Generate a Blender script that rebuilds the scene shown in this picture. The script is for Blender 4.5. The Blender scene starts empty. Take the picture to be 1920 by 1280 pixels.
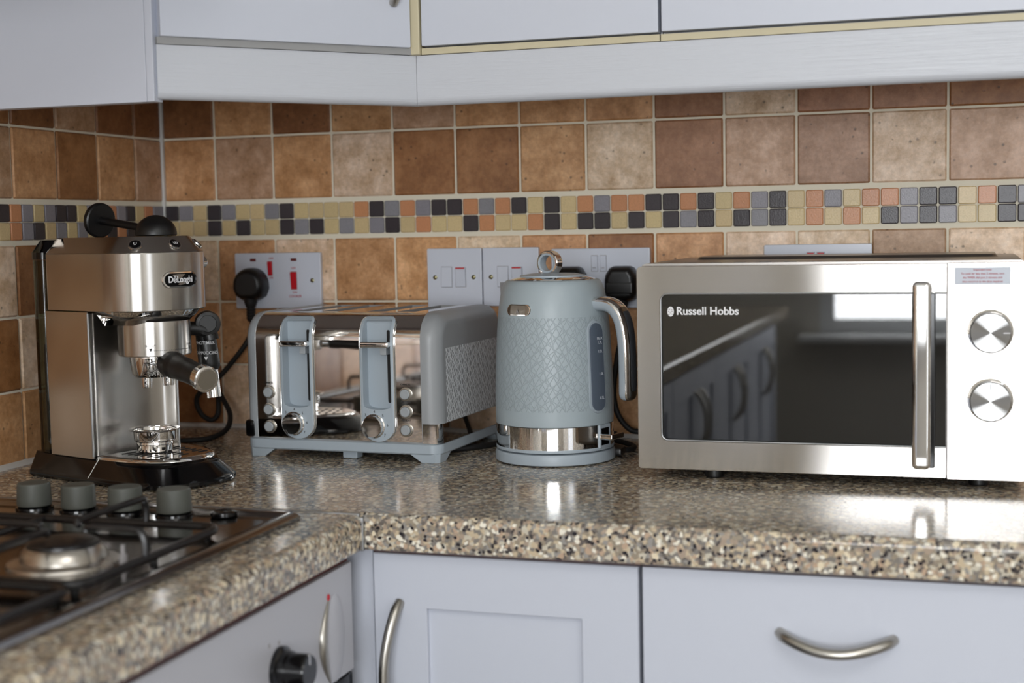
import bpy, bmesh, math, random
from mathutils import Vector, Matrix
PI = math.pi
random.seed(7)
scene = bpy.context.scene
H = 0.91                       # height of the worktop above the floor; everything below is written from the worktop up

# ---------------------------------------------------------------- camera, world, lights, exposure
cam_d = bpy.data.cameras.new('camera'); cam = bpy.data.objects.new('camera', cam_d)
scene.collection.objects.link(cam); scene.camera = cam
cam.location = (1.22583, -2.02998, 0.30817 + H)
cam.rotation_euler = (1.4910167, 0.0190107, 0.3060375)
cam_d.sensor_width = 36; cam_d.lens = 50.543; cam_d.clip_start = 0.02
cam_d.dof.use_dof = True; cam_d.dof.focus_distance = 1.84; cam_d.dof.aperture_fstop = 3.8

world = bpy.data.worlds.new('sky'); scene.world = world; world.use_nodes = True
world.node_tree.nodes['Background'].inputs[0].default_value = (0.80, 0.88, 1.0, 1)
world.node_tree.nodes['Background'].inputs[1].default_value = 1.2

def area(name, loc, rot, sx, sy, power, col):
    l = bpy.data.lights.new(name, 'AREA'); l.shape = 'RECTANGLE'; l.size = sx; l.size_y = sy
    l.energy = power; l.color = col
    o = bpy.data.objects.new(name, l); o.location = (loc[0], loc[1], loc[2] + H); o.rotation_euler = rot
    scene.collection.objects.link(o); return o
area('window_daylight', (1.48, -4.33, 0.44), (PI/2, 0, 0), 1.58, 1.12, 88, (0.95, 0.975, 1.0))
area('patio_daylight', (3.13, -2.55, 0.25), (PI/2, 0, PI/2), 0.85, 1.90, 9, (0.95, 0.975, 1.0))
area('ceiling_fill', (1.75, -2.3, 1.42), (0, 0, 0), 0.9, 0.9, 12, (1.0, 0.97, 0.93))  # unseen lamp, added as fill to raise the ambient light
scene.view_settings.view_transform = 'Standard'; scene.view_settings.look = 'None'
scene.view_settings.gamma = 1; scene.view_settings.use_curve_mapping = False
scene.view_settings.exposure = -0.25

# ---------------------------------------------------------------- helpers
def lin(c):
    return tuple(((v/255)/12.92 if v/255 <= .04045 else ((v/255+.055)/1.055)**2.4) for v in c) + (1,)

def new_mat(name):
    m = bpy.data.materials.new(name); m.use_nodes = True
    nt = m.node_tree; return m, nt, nt.nodes['Principled BSDF']

def N(nt, t, **kw):
    n = nt.nodes.new(t)
    for k, v in kw.items():
        if k.startswith('i_'):
            key = k[2:]; key = int(key) if key.isdigit() else key.replace('_', ' ')
            n.inputs[key].default_value = v
        else: setattr(n, k, v)
    return n

def plain(name, col, rough=.5, metal=0., bump=0., bscale=400., spec=.5, coat=0., var=0.):
    m, nt, b = new_mat(name)
    b.inputs['Base Color'].default_value = lin(col); b.inputs['Roughness'].default_value = rough
    b.inputs['Metallic'].default_value = metal; b.inputs['Specular IOR Level'].default_value = spec
    b.inputs['Coat Weight'].default_value = coat; b.inputs['Coat Roughness'].default_value = .08
    tc = N(nt, 'ShaderNodeTexCoord')
    no = N(nt, 'ShaderNodeTexNoise', i_Scale=bscale, i_Detail=3.)
    nt.links.new(tc.outputs['Object'], no.inputs['Vector'])
    if bump:
        bp = N(nt, 'ShaderNodeBump', i_Strength=bump, i_Distance=.0005)
        nt.links.new(no.outputs['Fac'], bp.inputs['Height']); nt.links.new(bp.outputs[0], b.inputs['Normal'])
    # faint smudges in the gloss
    no2 = N(nt, 'ShaderNodeTexNoise', i_Scale=18., i_Detail=4.); nt.links.new(tc.outputs['Object'], no2.inputs['Vector'])
    mr = N(nt, 'ShaderNodeMapRange'); mr.inputs[3].default_value = max(.0, rough-.03-var); mr.inputs[4].default_value = rough+.03+var
    nt.links.new(no2.outputs['Fac'], mr.inputs[0]); nt.links.new(mr.outputs[0], b.inputs['Roughness'])
    return m

def steel(name, col, rough, aniso=.75, grain=(3, 3, 1500), bump=.012, radial=False):
    m, nt, b = new_mat(name)
    b.inputs['Metallic'].default_value = 1.; b.inputs['Base Color'].default_value = lin(col)
    b.inputs['Roughness'].default_value = rough; b.inputs['Anisotropic'].default_value = aniso
    tc = N(nt, 'ShaderNodeTexCoord')
    if radial:
        nrm = N(nt, 'ShaderNodeVectorMath', operation='MULTIPLY'); nrm.inputs[1].default_value = (1, 0, 1)
        nt.links.new(tc.outputs['Object'], nrm.inputs[0])
        vt = N(nt, 'ShaderNodeVectorTransform', vector_type='VECTOR', convert_from='OBJECT', convert_to='WORLD')
        nt.links.new(nrm.outputs[0], vt.inputs[0]); nz = N(nt, 'ShaderNodeVectorMath', operation='NORMALIZE')
        nt.links.new(vt.outputs[0], nz.inputs[0]); nt.links.new(nz.outputs[0], b.inputs['Tangent'])
    else:
        cx = N(nt, 'ShaderNodeCombineXYZ'); cx.inputs[2].default_value = 1
        nt.links.new(cx.outputs[0], b.inputs['Tangent'])
        mp = N(nt, 'ShaderNodeMapping'); mp.inputs['Scale'].default_value = grain
        no = N(nt, 'ShaderNodeTexNoise', i_Scale=1., i_Detail=4.)
        nt.links.new(tc.outputs['Object'], mp.inputs[0]); nt.links.new(mp.outputs[0], no.inputs['Vector'])
        mr = N(nt, 'ShaderNodeMapRange'); mr.inputs[3].default_value = rough-.02; mr.inputs[4].default_value = rough+.03
        nt.links.new(no.outputs['Fac'], mr.inputs[0]); nt.links.new(mr.outputs[0], b.inputs['Roughness'])
        bp = N(nt, 'ShaderNodeBump', i_Strength=bump, i_Distance=.0003)
        nt.links.new(no.outputs['Fac'], bp.inputs['Height']); nt.links.new(bp.outputs[0], b.inputs['Normal'])
    return m

def spun(name, col, rough, aniso, radial):
    """brushed metal with a short-tailed lobe stretched across the brushing"""
    m = bpy.data.materials.new(name); m.use_nodes = True; nt = m.node_tree; nt.nodes.clear()
    out = N(nt, 'ShaderNodeOutputMaterial'); g = N(nt, 'ShaderNodeBsdfAnisotropic', distribution='BECKMANN')
    g.inputs['Color'].default_value = lin(col); g.inputs['Roughness'].default_value = rough; g.inputs['Anisotropy'].default_value = -aniso
    tc = N(nt, 'ShaderNodeTexCoord')
    if radial:
        nrm = N(nt, 'ShaderNodeVectorMath', operation='MULTIPLY'); nrm.inputs[1].default_value = (1, 0, 1); nt.links.new(tc.outputs['Object'], nrm.inputs[0])
        nz = N(nt, 'ShaderNodeVectorMath', operation='NORMALIZE'); nt.links.new(nrm.outputs[0], nz.inputs[0]); nt.links.new(nz.outputs[0], g.inputs['Tangent'])
    else:
        cx = N(nt, 'ShaderNodeCombineXYZ'); cx.inputs[2].default_value = 1; nt.links.new(cx.outputs[0], g.inputs['Tangent'])
        mp = N(nt, 'ShaderNodeMapping'); mp.inputs['Scale'].default_value = (2, 2, 1600)
        no = N(nt, 'ShaderNodeTexNoise', i_Scale=1., i_Detail=4.); nt.links.new(tc.outputs['Object'], mp.inputs[0]); nt.links.new(mp.outputs[0], no.inputs['Vector'])
        mr = N(nt, 'ShaderNodeMapRange'); mr.inputs[3].default_value = rough-.02; mr.inputs[4].default_value = rough+.03
        nt.links.new(no.outputs['Fac'], mr.inputs[0]); nt.links.new(mr.outputs[0], g.inputs['Roughness'])
    nt.links.new(g.outputs[0], out.inputs[0]); return m

def tile_mat():
    m, nt, b = new_mat('ceramic_tile')
    oi = N(nt, 'ShaderNodeObjectInfo'); tc = N(nt, 'ShaderNodeTexCoord')
    mul = N(nt, 'ShaderNodeMath', operation='MULTIPLY'); mul.inputs[1].default_value = 37.
    nt.links.new(oi.outputs['Random'], mul.inputs[0])
    add = N(nt, 'ShaderNodeVectorMath', operation='ADD'); nt.links.new(tc.outputs['Object'], add.inputs[0]); nt.links.new(mul.outputs[0], add.inputs[1])
    n1 = N(nt, 'ShaderNodeTexNoise', i_Scale=28., i_Detail=9., i_Roughness=.74)
    n2 = N(nt, 'ShaderNodeTexNoise', i_Scale=160., i_Detail=4.); n3 = N(nt, 'ShaderNodeTexVoronoi', i_Scale=75.)
    n4 = N(nt, 'ShaderNodeTexNoise', i_Scale=55., i_Detail=2.)
    for n in (n1, n2, n3, n4): nt.links.new(add.outputs[0], n.inputs['Vector'])
    r1 = N(nt, 'ShaderNodeMapRange'); r1.inputs[1].default_value = .3; r1.inputs[2].default_value = .7
    r1.inputs[3].default_value = .62; r1.inputs[4].default_value = 1.28; nt.links.new(n1.outputs['Fac'], r1.inputs[0])
    r2 = N(nt, 'ShaderNodeMapRange'); r2.inputs[3].default_value = .74; r2.inputs[4].default_value = 1.26; nt.links.new(n2.outputs['Fac'], r2.inputs[0])
    mm = N(nt, 'ShaderNodeMath', operation='MULTIPLY'); nt.links.new(r1.outputs[0], mm.inputs[0]); nt.links.new(r2.outputs[0], mm.inputs[1])
    # pits
    p1 = N(nt, 'ShaderNodeMapRange'); p1.inputs[1].default_value = .20; p1.inputs[2].default_value = .08; p1.inputs[3].default_value = 0; p1.inputs[4].default_value = 1
    nt.links.new(n3.outputs['Distance'], p1.inputs[0])
    p2 = N(nt, 'ShaderNodeMapRange'); p2.inputs[1].default_value = .50; p2.inputs[2].default_value = .56; nt.links.new(n4.outputs['Fac'], p2.inputs[0])
    pm = N(nt, 'ShaderNodeMath', operation='MULTIPLY'); nt.links.new(p1.outputs[0], pm.inputs[0]); nt.links.new(p2.outputs[0], pm.inputs[1])
    pk = N(nt, 'ShaderNodeMath', operation='MULTIPLY_ADD'); pk.inputs[1].default_value = -.6; pk.inputs[2].default_value = 1.; nt.links.new(pm.outputs[0], pk.inputs[0])
    m3 = N(nt, 'ShaderNodeMath', operation='MULTIPLY'); nt.links.new(mm.outputs[0], m3.inputs[0]); nt.links.new(pk.outputs[0], m3.inputs[1])
    ti = N(nt, 'ShaderNodeMix', data_type='RGBA'); ti.inputs[6].default_value = (.98, .84, .66, 1); ti.inputs[7].default_value = (1.03, 1.06, 1.12, 1)
    t1 = N(nt, 'ShaderNodeMapRange'); t1.inputs[1].default_value = .35; t1.inputs[2].default_value = .65; nt.links.new(n1.outputs['Fac'], t1.inputs[0]); nt.links.new(t1.outputs[0], ti.inputs[0])
    vt = N(nt, 'ShaderNodeVectorMath', operation='MULTIPLY'); nt.links.new(oi.outputs['Color'], vt.inputs[0]); nt.links.new(ti.outputs[2], vt.inputs[1])
    vm = N(nt, 'ShaderNodeVectorMath', operation='SCALE'); nt.links.new(vt.outputs[0], vm.inputs[0]); nt.links.new(m3.outputs[0], vm.inputs['Scale'])
    nt.links.new(vm.outputs[0], b.inputs['Base Color'])
    b.inputs['Roughness'].default_value = .42
    bp = N(nt, 'ShaderNodeBump', i_Strength=.35, i_Distance=.0006); nt.links.new(m3.outputs[0], bp.inputs['Height']); nt.links.new(bp.outputs[0], b.inputs['Normal'])
    return m

def mosaic_mat():
    m, nt, b = new_mat('glazed_mosaic')
    oi = N(nt, 'ShaderNodeObjectInfo'); tc = N(nt, 'ShaderNodeTexCoord')
    mul = N(nt, 'ShaderNodeMath', operation='MULTIPLY'); mul.inputs[1].default_value = 37.
    nt.links.new(oi.outputs['Random'], mul.inputs[0])
    add = N(nt, 'ShaderNodeVectorMath', operation='ADD'); nt.links.new(tc.outputs['Object'], add.inputs[0]); nt.links.new(mul.outputs[0], add.inputs[1])
    n1 = N(nt, 'ShaderNodeTexNoise', i_Scale=520., i_Detail=3.); nt.links.new(add.outputs[0], n1.inputs['Vector'])
    r1 = N(nt, 'ShaderNodeMapRange'); r1.inputs[3].default_value = .82; r1.inputs[4].default_value = 1.18; nt.links.new(n1.outputs['Fac'], r1.inputs[0])
    vm = N(nt, 'ShaderNodeVectorMath', operation='SCALE'); nt.links.new(oi.outputs['Color'], vm.inputs[0]); nt.links.new(r1.outputs[0], vm.inputs['Scale'])
    nt.links.new(vm.outputs[0], b.inputs['Base Color']); b.inputs['Roughness'].default_value = .24; b.inputs['Specular IOR Level'].default_value = .3
    bp = N(nt, 'ShaderNodeBump', i_Strength=.3, i_Distance=.0006); nt.links.new(n1.outputs['Fac'], bp.inputs['Height']); nt.links.new(bp.outputs[0], b.inputs['Normal'])
    return m

def granite():
    m, nt, b = new_mat('speckled_laminate')
    tc = N(nt, 'ShaderNodeTexCoord')
    dn = N(nt, 'ShaderNodeTexNoise', i_Scale=90., i_Detail=2.); nt.links.new(tc.outputs['Object'], dn.inputs['Vector'])
    dv = N(nt, 'ShaderNodeVectorMath', operation='MULTIPLY_ADD'); dv.inputs[1].default_value = (.008,)*3
    nt.links.new(dn.outputs['Color'], dv.inputs[0]); nt.links.new(tc.outputs['Object'], dv.inputs[2])
    def vor(scale, off):
        ad = N(nt, 'ShaderNodeVectorMath', operation='ADD'); ad.inputs[1].default_value = (off, off*2, off*3)
        nt.links.new(dv.outputs[0], ad.inputs[0])
        v = N(nt, 'ShaderNodeTexVoronoi', i_Scale=scale); nt.links.new(ad.outputs[0], v.inputs['Vector'])
        s = N(nt, 'ShaderNodeSeparateColor'); nt.links.new(v.outputs['Color'], s.inputs[0]); return v, s
    v1, s1 = vor(250., 0)
    rp = N(nt, 'ShaderNodeValToRGB'); rp.color_ramp.interpolation = 'CONSTANT'
    cols = [(0, (150, 138, 120)), (.18, (196, 178, 150)), (.34, (128, 122, 115)), (.50, (168, 150, 132)), (.64, (104, 96, 90)), (.72, (198, 190, 172)), (.84, (150, 146, 140)), (.95, (74, 68, 66))]
    el = rp.color_ramp.elements; el[0].position = 0; el[0].color = lin(cols[0][1]); el[1].position = cols[1][0]; el[1].color = lin(cols[1][1])
    for p, c in cols[2:]:
        e = el.new(p); e.color = lin(c)
    nt.links.new(s1.outputs[0], rp.inputs[0])
    last = rp.outputs[0]
    for sc, off, thr, dist, col in ((150., 5.3, .84, .45, (186, 160, 136)), (95., 3.1, .70, .40, (226, 212, 184)), (190., 1.7, .82, .44, (236, 230, 214)), (175., 7.7, .76, .36, (40, 36, 40))):
        v, s = vor(sc, off)
        g = N(nt, 'ShaderNodeMath', operation='GREATER_THAN'); g.inputs[1].default_value = thr; nt.links.new(s.outputs[1], g.inputs[0])
        l = N(nt, 'ShaderNodeMath', operation='LESS_THAN'); l.inputs[1].default_value = dist; nt.links.new(v.outputs['Distance'], l.inputs[0])
        a = N(nt, 'ShaderNodeMath', operation='MULTIPLY'); nt.links.new(g.outputs[0], a.inputs[0]); nt.links.new(l.outputs[0], a.inputs[1])
        mx = N(nt, 'ShaderNodeMix', data_type='RGBA'); nt.links.new(a.outputs[0], mx.inputs[0]); nt.links.new(last, mx.inputs[6]); mx.inputs[7].default_value = lin(col)
        last = mx.outputs[2]
    nt.links.new(last, b.inputs['Base Color']); b.inputs['Roughness'].default_value = .145
    no = N(nt, 'ShaderNodeTexNoise', i_Scale=500., i_Detail=2.); nt.links.new(tc.outputs['Object'], no.inputs['Vector'])
    bp = N(nt, 'ShaderNodeBump', i_Strength=.12, i_Distance=.0004); nt.links.new(no.outputs['Fac'], bp.inputs['Height']); nt.links.new(bp.outputs[0], b.inputs['Normal'])
    b.inputs['Specular IOR Level'].default_value = .5
    return m

def grained(name, col, rough=.35):
    m, nt, b = new_mat(name)
    tc = N(nt, 'ShaderNodeTexCoord'); mp = N(nt, 'ShaderNodeMapping'); mp.inputs['Scale'].default_value = (14, 14, 420)
    no = N(nt, 'ShaderNodeTexNoise', i_Scale=1., i_Detail=4., i_Roughness=.6, i_Distortion=.6)
    nt.links.new(tc.outputs['Object'], mp.inputs[0]); nt.links.new(mp.outputs[0], no.inputs['Vector'])
    b.inputs['Base Color'].default_value = lin(col); b.inputs['Roughness'].default_value = rough
    bp = N(nt, 'ShaderNodeBump', i_Strength=.55, i_Distance=.0010); nt.links.new(no.outputs['Fac'], bp.inputs['Height']); nt.links.new(bp.outputs[0], b.inputs['Normal'])
    return m

def lattice(name, col, line, cyl, z0, z1, freq, rough=.38, amount=.5, xr=None, wid=.07):
    """criss-cross relief lines; cyl: angle around the z axis instead of the y coordinate"""
    m, nt, b = new_mat(name)
    tc = N(nt, 'ShaderNodeTexCoord'); sp = N(nt, 'ShaderNodeSeparateXYZ'); nt.links.new(tc.outputs['Object'], sp.inputs[0])
    if cyl:
        at = N(nt, 'ShaderNodeMath', operation='ARCTAN2'); nt.links.new(sp.outputs[1], at.inputs[0]); nt.links.new(sp.outputs[0], at.inputs[1])
        h = N(nt, 'ShaderNodeMath', operation='MULTIPLY'); h.inputs[1].default_value = .077; nt.links.new(at.outputs[0], h.inputs[0]); hs = h.outputs[0]
    else: hs = sp.outputs[1]
    lines = None
    for k, (a, f, ph) in enumerate(((62, 1., .1), (-58, 1.13, .4), (38, .62, .7), (-35, .7, .2), (80, .5, .5))):
        c, s = math.cos(math.radians(a)), math.sin(math.radians(a))
        m1 = N(nt, 'ShaderNodeMath', operation='MULTIPLY'); m1.inputs[1].default_value = s*freq*f; nt.links.new(hs, m1.inputs[0])
        m2 = N(nt, 'ShaderNodeMath', operation='MULTIPLY_ADD'); m2.inputs[1].default_value = c*freq*f; nt.links.new(sp.outputs[2], m2.inputs[0]); nt.links.new(m1.outputs[0], m2.inputs[2])
        m3 = N(nt, 'ShaderNodeMath', operation='ADD'); m3.inputs[1].default_value = ph; nt.links.new(m2.outputs[0], m3.inputs[0])
        pp = N(nt, 'ShaderNodeMath', operation='PINGPONG'); pp.inputs[1].default_value = .5; nt.links.new(m3.outputs[0], pp.inputs[0])
        mr = N(nt, 'ShaderNodeMapRange'); mr.inputs[1].default_value = .015; mr.inputs[2].default_value = wid*f; mr.inputs[3].default_value = 1; mr.inputs[4].default_value = 0
        nt.links.new(pp.outputs[0], mr.inputs[0])
        if lines is None: lines = mr.outputs[0]
        else:
            mx = N(nt, 'ShaderNodeMath', operation='MAXIMUM'); nt.links.new(lines, mx.inputs[0]); nt.links.new(mr.outputs[0], mx.inputs[1]); lines = mx.outputs[0]
    ga = N(nt, 'ShaderNodeMath', operation='GREATER_THAN'); ga.inputs[1].default_value = z0; nt.links.new(sp.outputs[2], ga.inputs[0])
    gb = N(nt, 'ShaderNodeMath', operation='LESS_THAN'); gb.inputs[1].default_value = z1; nt.links.new(sp.outputs[2], gb.inputs[0])
    g = N(nt, 'ShaderNodeMath', operation='MULTIPLY'); nt.links.new(ga.outputs[0], g.inputs[0]); nt.links.new(gb.outputs[0], g.inputs[1])
    g2 = N(nt, 'ShaderNodeMath', operation='MULTIPLY'); nt.links.new(g.outputs[0], g2.inputs[0]); nt.links.new(lines, g2.inputs[1])
    if xr is not None:
        gx = N(nt, 'ShaderNodeMath', operation='GREATER_THAN'); gx.inputs[1].default_value = xr; nt.links.new(sp.outputs[1], gx.inputs[0])
        g3 = N(nt, 'ShaderNodeMath', operation='MULTIPLY'); nt.links.new(g2.outputs[0], g3.inputs[0]); nt.links.new(gx.outputs[0], g3.inputs[1]); g2 = g3
    g4 = N(nt, 'ShaderNodeMath', operation='MULTIPLY'); g4.inputs[1].default_value = amount; nt.links.new(g2.outputs[0], g4.inputs[0])
    mix = N(nt, 'ShaderNodeMix', data_type='RGBA'); mix.inputs[6].default_value = lin(col); mix.inputs[7].default_value = lin(line)
    nt.links.new(g4.outputs[0], mix.inputs[0]); nt.links.new(mix.outputs[2], b.inputs['Base Color'])
    b.inputs['Roughness'].default_value = rough
    bp = N(nt, 'ShaderNodeBump', i_Strength=.5, i_Distance=.0006); nt.links.new(g2.outputs[0], bp.inputs['Height']); nt.links.new(bp.outputs[0], b.inputs['Normal'])
    return m

def glass(name, tint, refl_ior=1.9, rough=.02, keep=.25):
    """dark tinted pane: clear reflection over a dim view through"""
    m = bpy.data.materials.new(name); m.use_nodes = True; nt = m.node_tree; nt.nodes.clear()
    out = N(nt, 'ShaderNodeOutputMaterial'); tr = N(nt, 'ShaderNodeBsdfTransparent'); tr.inputs[0].default_value = tint
    gl = N(nt, 'ShaderNodeBsdfGlossy', i_Roughness=rough); fr = N(nt, 'ShaderNodeFresnel', i_IOR=refl_ior)
    mx = N(nt, 'ShaderNodeMixShader'); nt.links.new(fr.outputs[0], mx.inputs[0]); nt.links.new(tr.outputs[0], mx.inputs[1]); nt.links.new(gl.outputs[0], mx.inputs[2])
    nt.links.new(mx.outputs[0], out.inputs[0]); return m

M = dict(
    tile=tile_mat(), mosaic=mosaic_mat(), worktop=granite(),
    grout=plain('cream_grout', (226, 219, 200), .8, bump=.3, bscale=300),
    sealant=plain('white_sealant', (215, 215, 212), .4), paint=plain('white_wall_paint', (222, 218, 210), .8),
    ceiling=plain('ceiling_paint', (232, 232, 228), .9), floor=plain('grey_floor', (120, 112, 104), .45, bump=.2, bscale=60),
    cab=plain('white_cabinet_foil', (197, 201, 212), .38, bump=.06, bscale=700), pelmet=grained('white_woodgrain_foil', (196, 199, 206)),
    inner=plain('grey_cabinet_edge', (150, 150, 150), .6), cream=plain('cream_edging', (196, 186, 156), .5), dark_gap=plain('dark_red_gap', (84, 40, 36), .8),
    steel=steel('brushed_steel', (196, 192, 187), .24), steel_mw=spun('brushed_door_steel', (194, 190, 186), .20, .72, False),
    casing=plain('grey_steel_casing', (150, 146, 142), .32, 1., var=.02),
    satin=steel('satin_nickel', (176, 172, 164), .3, .3), radial=spun('spun_steel', (190, 190, 190), .125, .9, True),
    chrome=plain('chrome', (232, 230, 228), .045, 1.), hobsteel=plain('hob_steel', (150, 148, 148), .13, 1., var=.03),
    black=plain('black_plastic', (14, 14, 15), .38), gloss=plain('gloss_black', (8, 8, 10), .13), rubber=plain('black_rubber', (20, 20, 21), .6),
    iron=plain('black_enamel', (20, 18, 19), .3, bump=.2, bscale=250), knobgrey=plain('grey_hob_knob', (84, 86, 80), .5),
    grey=plain('pale_grey_plastic', (165, 176, 185), .36), greymetal=plain('grey_lacquer', (158, 163, 167), .30, coat=.3),
    darkgrey=plain('dark_grey_plastic', (62, 64, 68), .38), white=plain('white_switch_plastic', (200, 205, 217), .22),
    red=plain('red_rocker', (190, 12, 32), .35), amber=plain('dim_neon', (96, 20, 18), .3), redprint=plain('red_print', (178, 40, 52), .6),
    print=plain('dark_print', (40, 38, 38), .6), whiteprint=plain('white_print', (232, 232, 234), .5), greyprint=plain('grey_print', (150, 146, 146), .6),
    brass=plain('screw_metal', (172, 166, 128), .3, 1.), panelgrey=plain('silver_grey_panel', (186, 186, 192), .33, bump=.05),
    tank=glass('smoked_tank', (.42, .45, .36, 1), 1.5, .05), mwglass=glass('dark_oven_glass', (.34, .33, .31, 1), 1.95, .012),
    window_grey=plain('kettle_window_plastic', (92, 102, 116), .18), label=plain('pale_label', (198, 204, 214), .5),
    kettle=lattice('kettle_embossed_grey', (164, 176, 182), (132, 142, 150), True, .053, .1735, 120., .36, .38),
    tside=lattice('toaster_embossed_grey', (146, 149, 152), (236, 240, 244), False, .052, .150, 135., .36, .95, .028, .13),
    aluminium=plain('matt_aluminium', (176, 178, 180), .35, 1.), burner=plain('burner_metal', (190, 184, 176), .28, 1.),
    ovenglass=plain('black_oven_glass', (10, 10, 12), .06), frame=plain('white_upvc', (236, 238, 240), .3),
    screen=plain('perforated_screen', (46, 43, 40), .6), cavity=plain('dark_cavity', (28, 26, 25), .8), navy=plain('tape', (60, 62, 80), .5),
)

class MB:
    def __init__(s): s.bm = bmesh.new()
    def _merge(s, b, mat=None):
        if mat is not None: bmesh.ops.transform(b, matrix=mat, verts=b.verts)
        me = bpy.data.meshes.new('tmp'); b.to_mesh(me); b.free(); s.bm.from_mesh(me); bpy.data.meshes.remove(me); return s
    def box(s, x0, x1, y0, y1, z0, z1, r=0, seg=2, mat=None):
        b = bmesh.new(); bmesh.ops.create_cube(b, size=1)
        bmesh.ops.scale(b, vec=(x1-x0, y1-y0, z1-z0), verts=b.verts); bmesh.ops.translate(b, vec=((x0+x1)/2, (y0+y1)/2, (z0+z1)/2), verts=b.verts)
        if r: bmesh.ops.bevel(b, geom=b.edges[:], offset=r, segments=seg, affect='EDGES', profile=.5)
        return s._merge(b, mat)
    def loft(s, rings, cap=True, mat=None, closed=True):
        b = bmesh.new(); vs = [[b.verts.new(p) for p in r] for r in rings]; n = len(rings[0])
        for a, c in zip(vs, vs[1:]):
            for i in range(n if closed else n-1):
                j = (i+1) % n; b.faces.new((a[i], a[j], c[j], c[i]))
        if cap and closed: b.faces.new(vs[0][::-1]); b.faces.new(vs[-1])
        bmesh.ops.recalc_face_normals(b, faces=b.faces)
        return s._merge(b, mat)
    def prism(s, pts, h0, h1, plane='xy', r=0, mat=None):
        """pts outline; plane xy -> extruded in z, xz -> extruded in y, yz -> extruded in x"""
        f = {'xy': lambda p, h: (p[0], p[1], h), 'xz': lambda p, h: (p[0], h, p[1]), 'yz': lambda p, h: (h, p[0], p[1])}[plane]
        if r:
            cx = sum(p[0] for p in pts)/len(pts); cy = sum(p[1] for p in pts)/len(pts)
            rings = []
            sgn = 1 if h1 > h0 else -1
            for ins, hh in ((r, h0), (.3*r, h0+sgn*.3*r), (0, h0+sgn*r), (0, h1-sgn*r), (.3*r, h1-sgn*.3*r), (r, h1)):
                rings.append([f(p, hh) for p in inset(pts, ins)])
            return s.loft(rings, mat=mat)
        return s.loft([[f(p, h0) for p in pts], [f(p, h1) for p in pts]], mat=mat)
    def lathe(s, prof, seg=48, mat=None, cap=False):
        b = bmesh.new(); rings = []
        for r, z in prof:
            if r < 1e-6: rings.append([b.verts.new((0, 0, z))])
            else: rings.append([b.verts.new((r*math.cos(2*PI*i/seg), r*math.sin(2*PI*i/seg), z)) for i in range(seg)])
        for a, c in zip(rings, rings[1:]):
            for i in range(seg):
                j = (i+1) % seg
                if len(a) == 1 and len(c) == 1: continue
                if len(a) == 1: b.faces.new((a[0], c[j], c[i]))
                elif len(c) == 1: b.faces.new((a[i], a[j], c[0]))
                else: b.faces.new((a[i], a[j], c[j], c[i]))
        if cap:
            for r in (rings[0], rings[-1]):
                if len(r) > 1: b.faces.new(r)
        bmesh.ops.recalc_face_normals(b, faces=b.faces)
        return s._merge(b, mat)
    def tube(s, pts, rad, seg=10, closed=False, mat=None, sect=None, up=None):
        """rad: number or list; sect: optional list of (a,b) multipliers for a non round section"""
        P = [Vector(p) for p in pts]; n = len(P); R = rad if isinstance(rad, (list, tuple)) else [rad]*n
        T = []
        for i in range(n):
            a = P[(i-1) % n] if (closed or i > 0) else P[i]; c = P[(i+1) % n] if (closed or i < n-1) else P[i]
            T.append((c-a).normalized())
        u = Vector(up) if up else (Vector((0, 0, 1)) if abs(T[0].z) < .9 else Vector((1, 0, 0)))
        rings = []; sec = sect or [(math.cos(2*PI*k/seg), math.sin(2*PI*k/seg)) for k in range(seg)]
        for i in range(n):
            x = u.cross(T[i]).normalized(); y = T[i].cross(x).normalized(); u = y if not up else u
            rings.append([tuple(P[i] + x*(c*R[i]) + y*(d*R[i])) for c, d in sec])
        if closed: rings.append(rings[0])
        return s.loft(rings, cap=not closed, mat=mat)
    def sphere(s, c, r, sc=(1, 1, 1), u=24, v=14, mat=None):
        b = bmesh.new(); bmesh.ops.create_uvsphere(b, u_segments=u, v_segments=v, radius=r)
        bmesh.ops.scale(b, vec=sc, verts=b.verts); bmesh.ops.translate(b, vec=c, verts=b.verts); return s._merge(b, mat)
    def quads(s, vs, fs):
        b = bmesh.new(); V = [b.verts.new(v) for v in vs]
        for f in fs: b.faces.new([V[i] for i in f])
        return s._merge(b)

def inset(pts, d):
    if not d: return list(pts)
    n = len(pts); out = []; ar = sum(pts[i][0]*pts[(i+1) % n][1]-pts[(i+1) % n][0]*pts[i][1] for i in range(n)); sg = 1 if ar > 0 else -1
    for i in range(n):
        a, b, c = pts[i-1], pts[i], pts[(i+1) % n]
        e1 = Vector((b[0]-a[0], b[1]-a[1])); e2 = Vector((c[0]-b[0], c[1]-b[1]))
        e1 = e1.normalized() if e1.length > 1e-9 else e2.normalized(); e2 = e2.normalized() if e2.length > 1e-9 else e1
        n1 = Vector((-e1.y, e1.x))*sg; n2 = Vector((-e2.y, e2.x))*sg; m = (n1+n2)
        m = m.normalized() if m.length > 1e-6 else n1
        k = d/max(.35, m.dot(n1)); out.append((b[0]+m.x*k, b[1]+m.y*k))
    return out

def rr(x0, x1, y0, y1, r, n=6):
    """rounded rectangle outline; r one number or (bottom left, bottom right, top right, top left)"""
    rs = (r,)*4 if not isinstance(r, (tuple, list)) else r; out = []
    for (cx, cy, a0), q in zip(((x0, y0, 180), (x1, y0, 270), (x1, y1, 0), (x0, y1, 90)), rs):
        sx = 1 if cx == x0 else -1; sy = 1 if cy == y0 else -1
        for k in range(n+1):
            a = math.radians(a0+90*k/n); out.append((cx+sx*q+q*math.cos(a), cy+sy*q+q*math.sin(a)))
    return out

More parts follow.
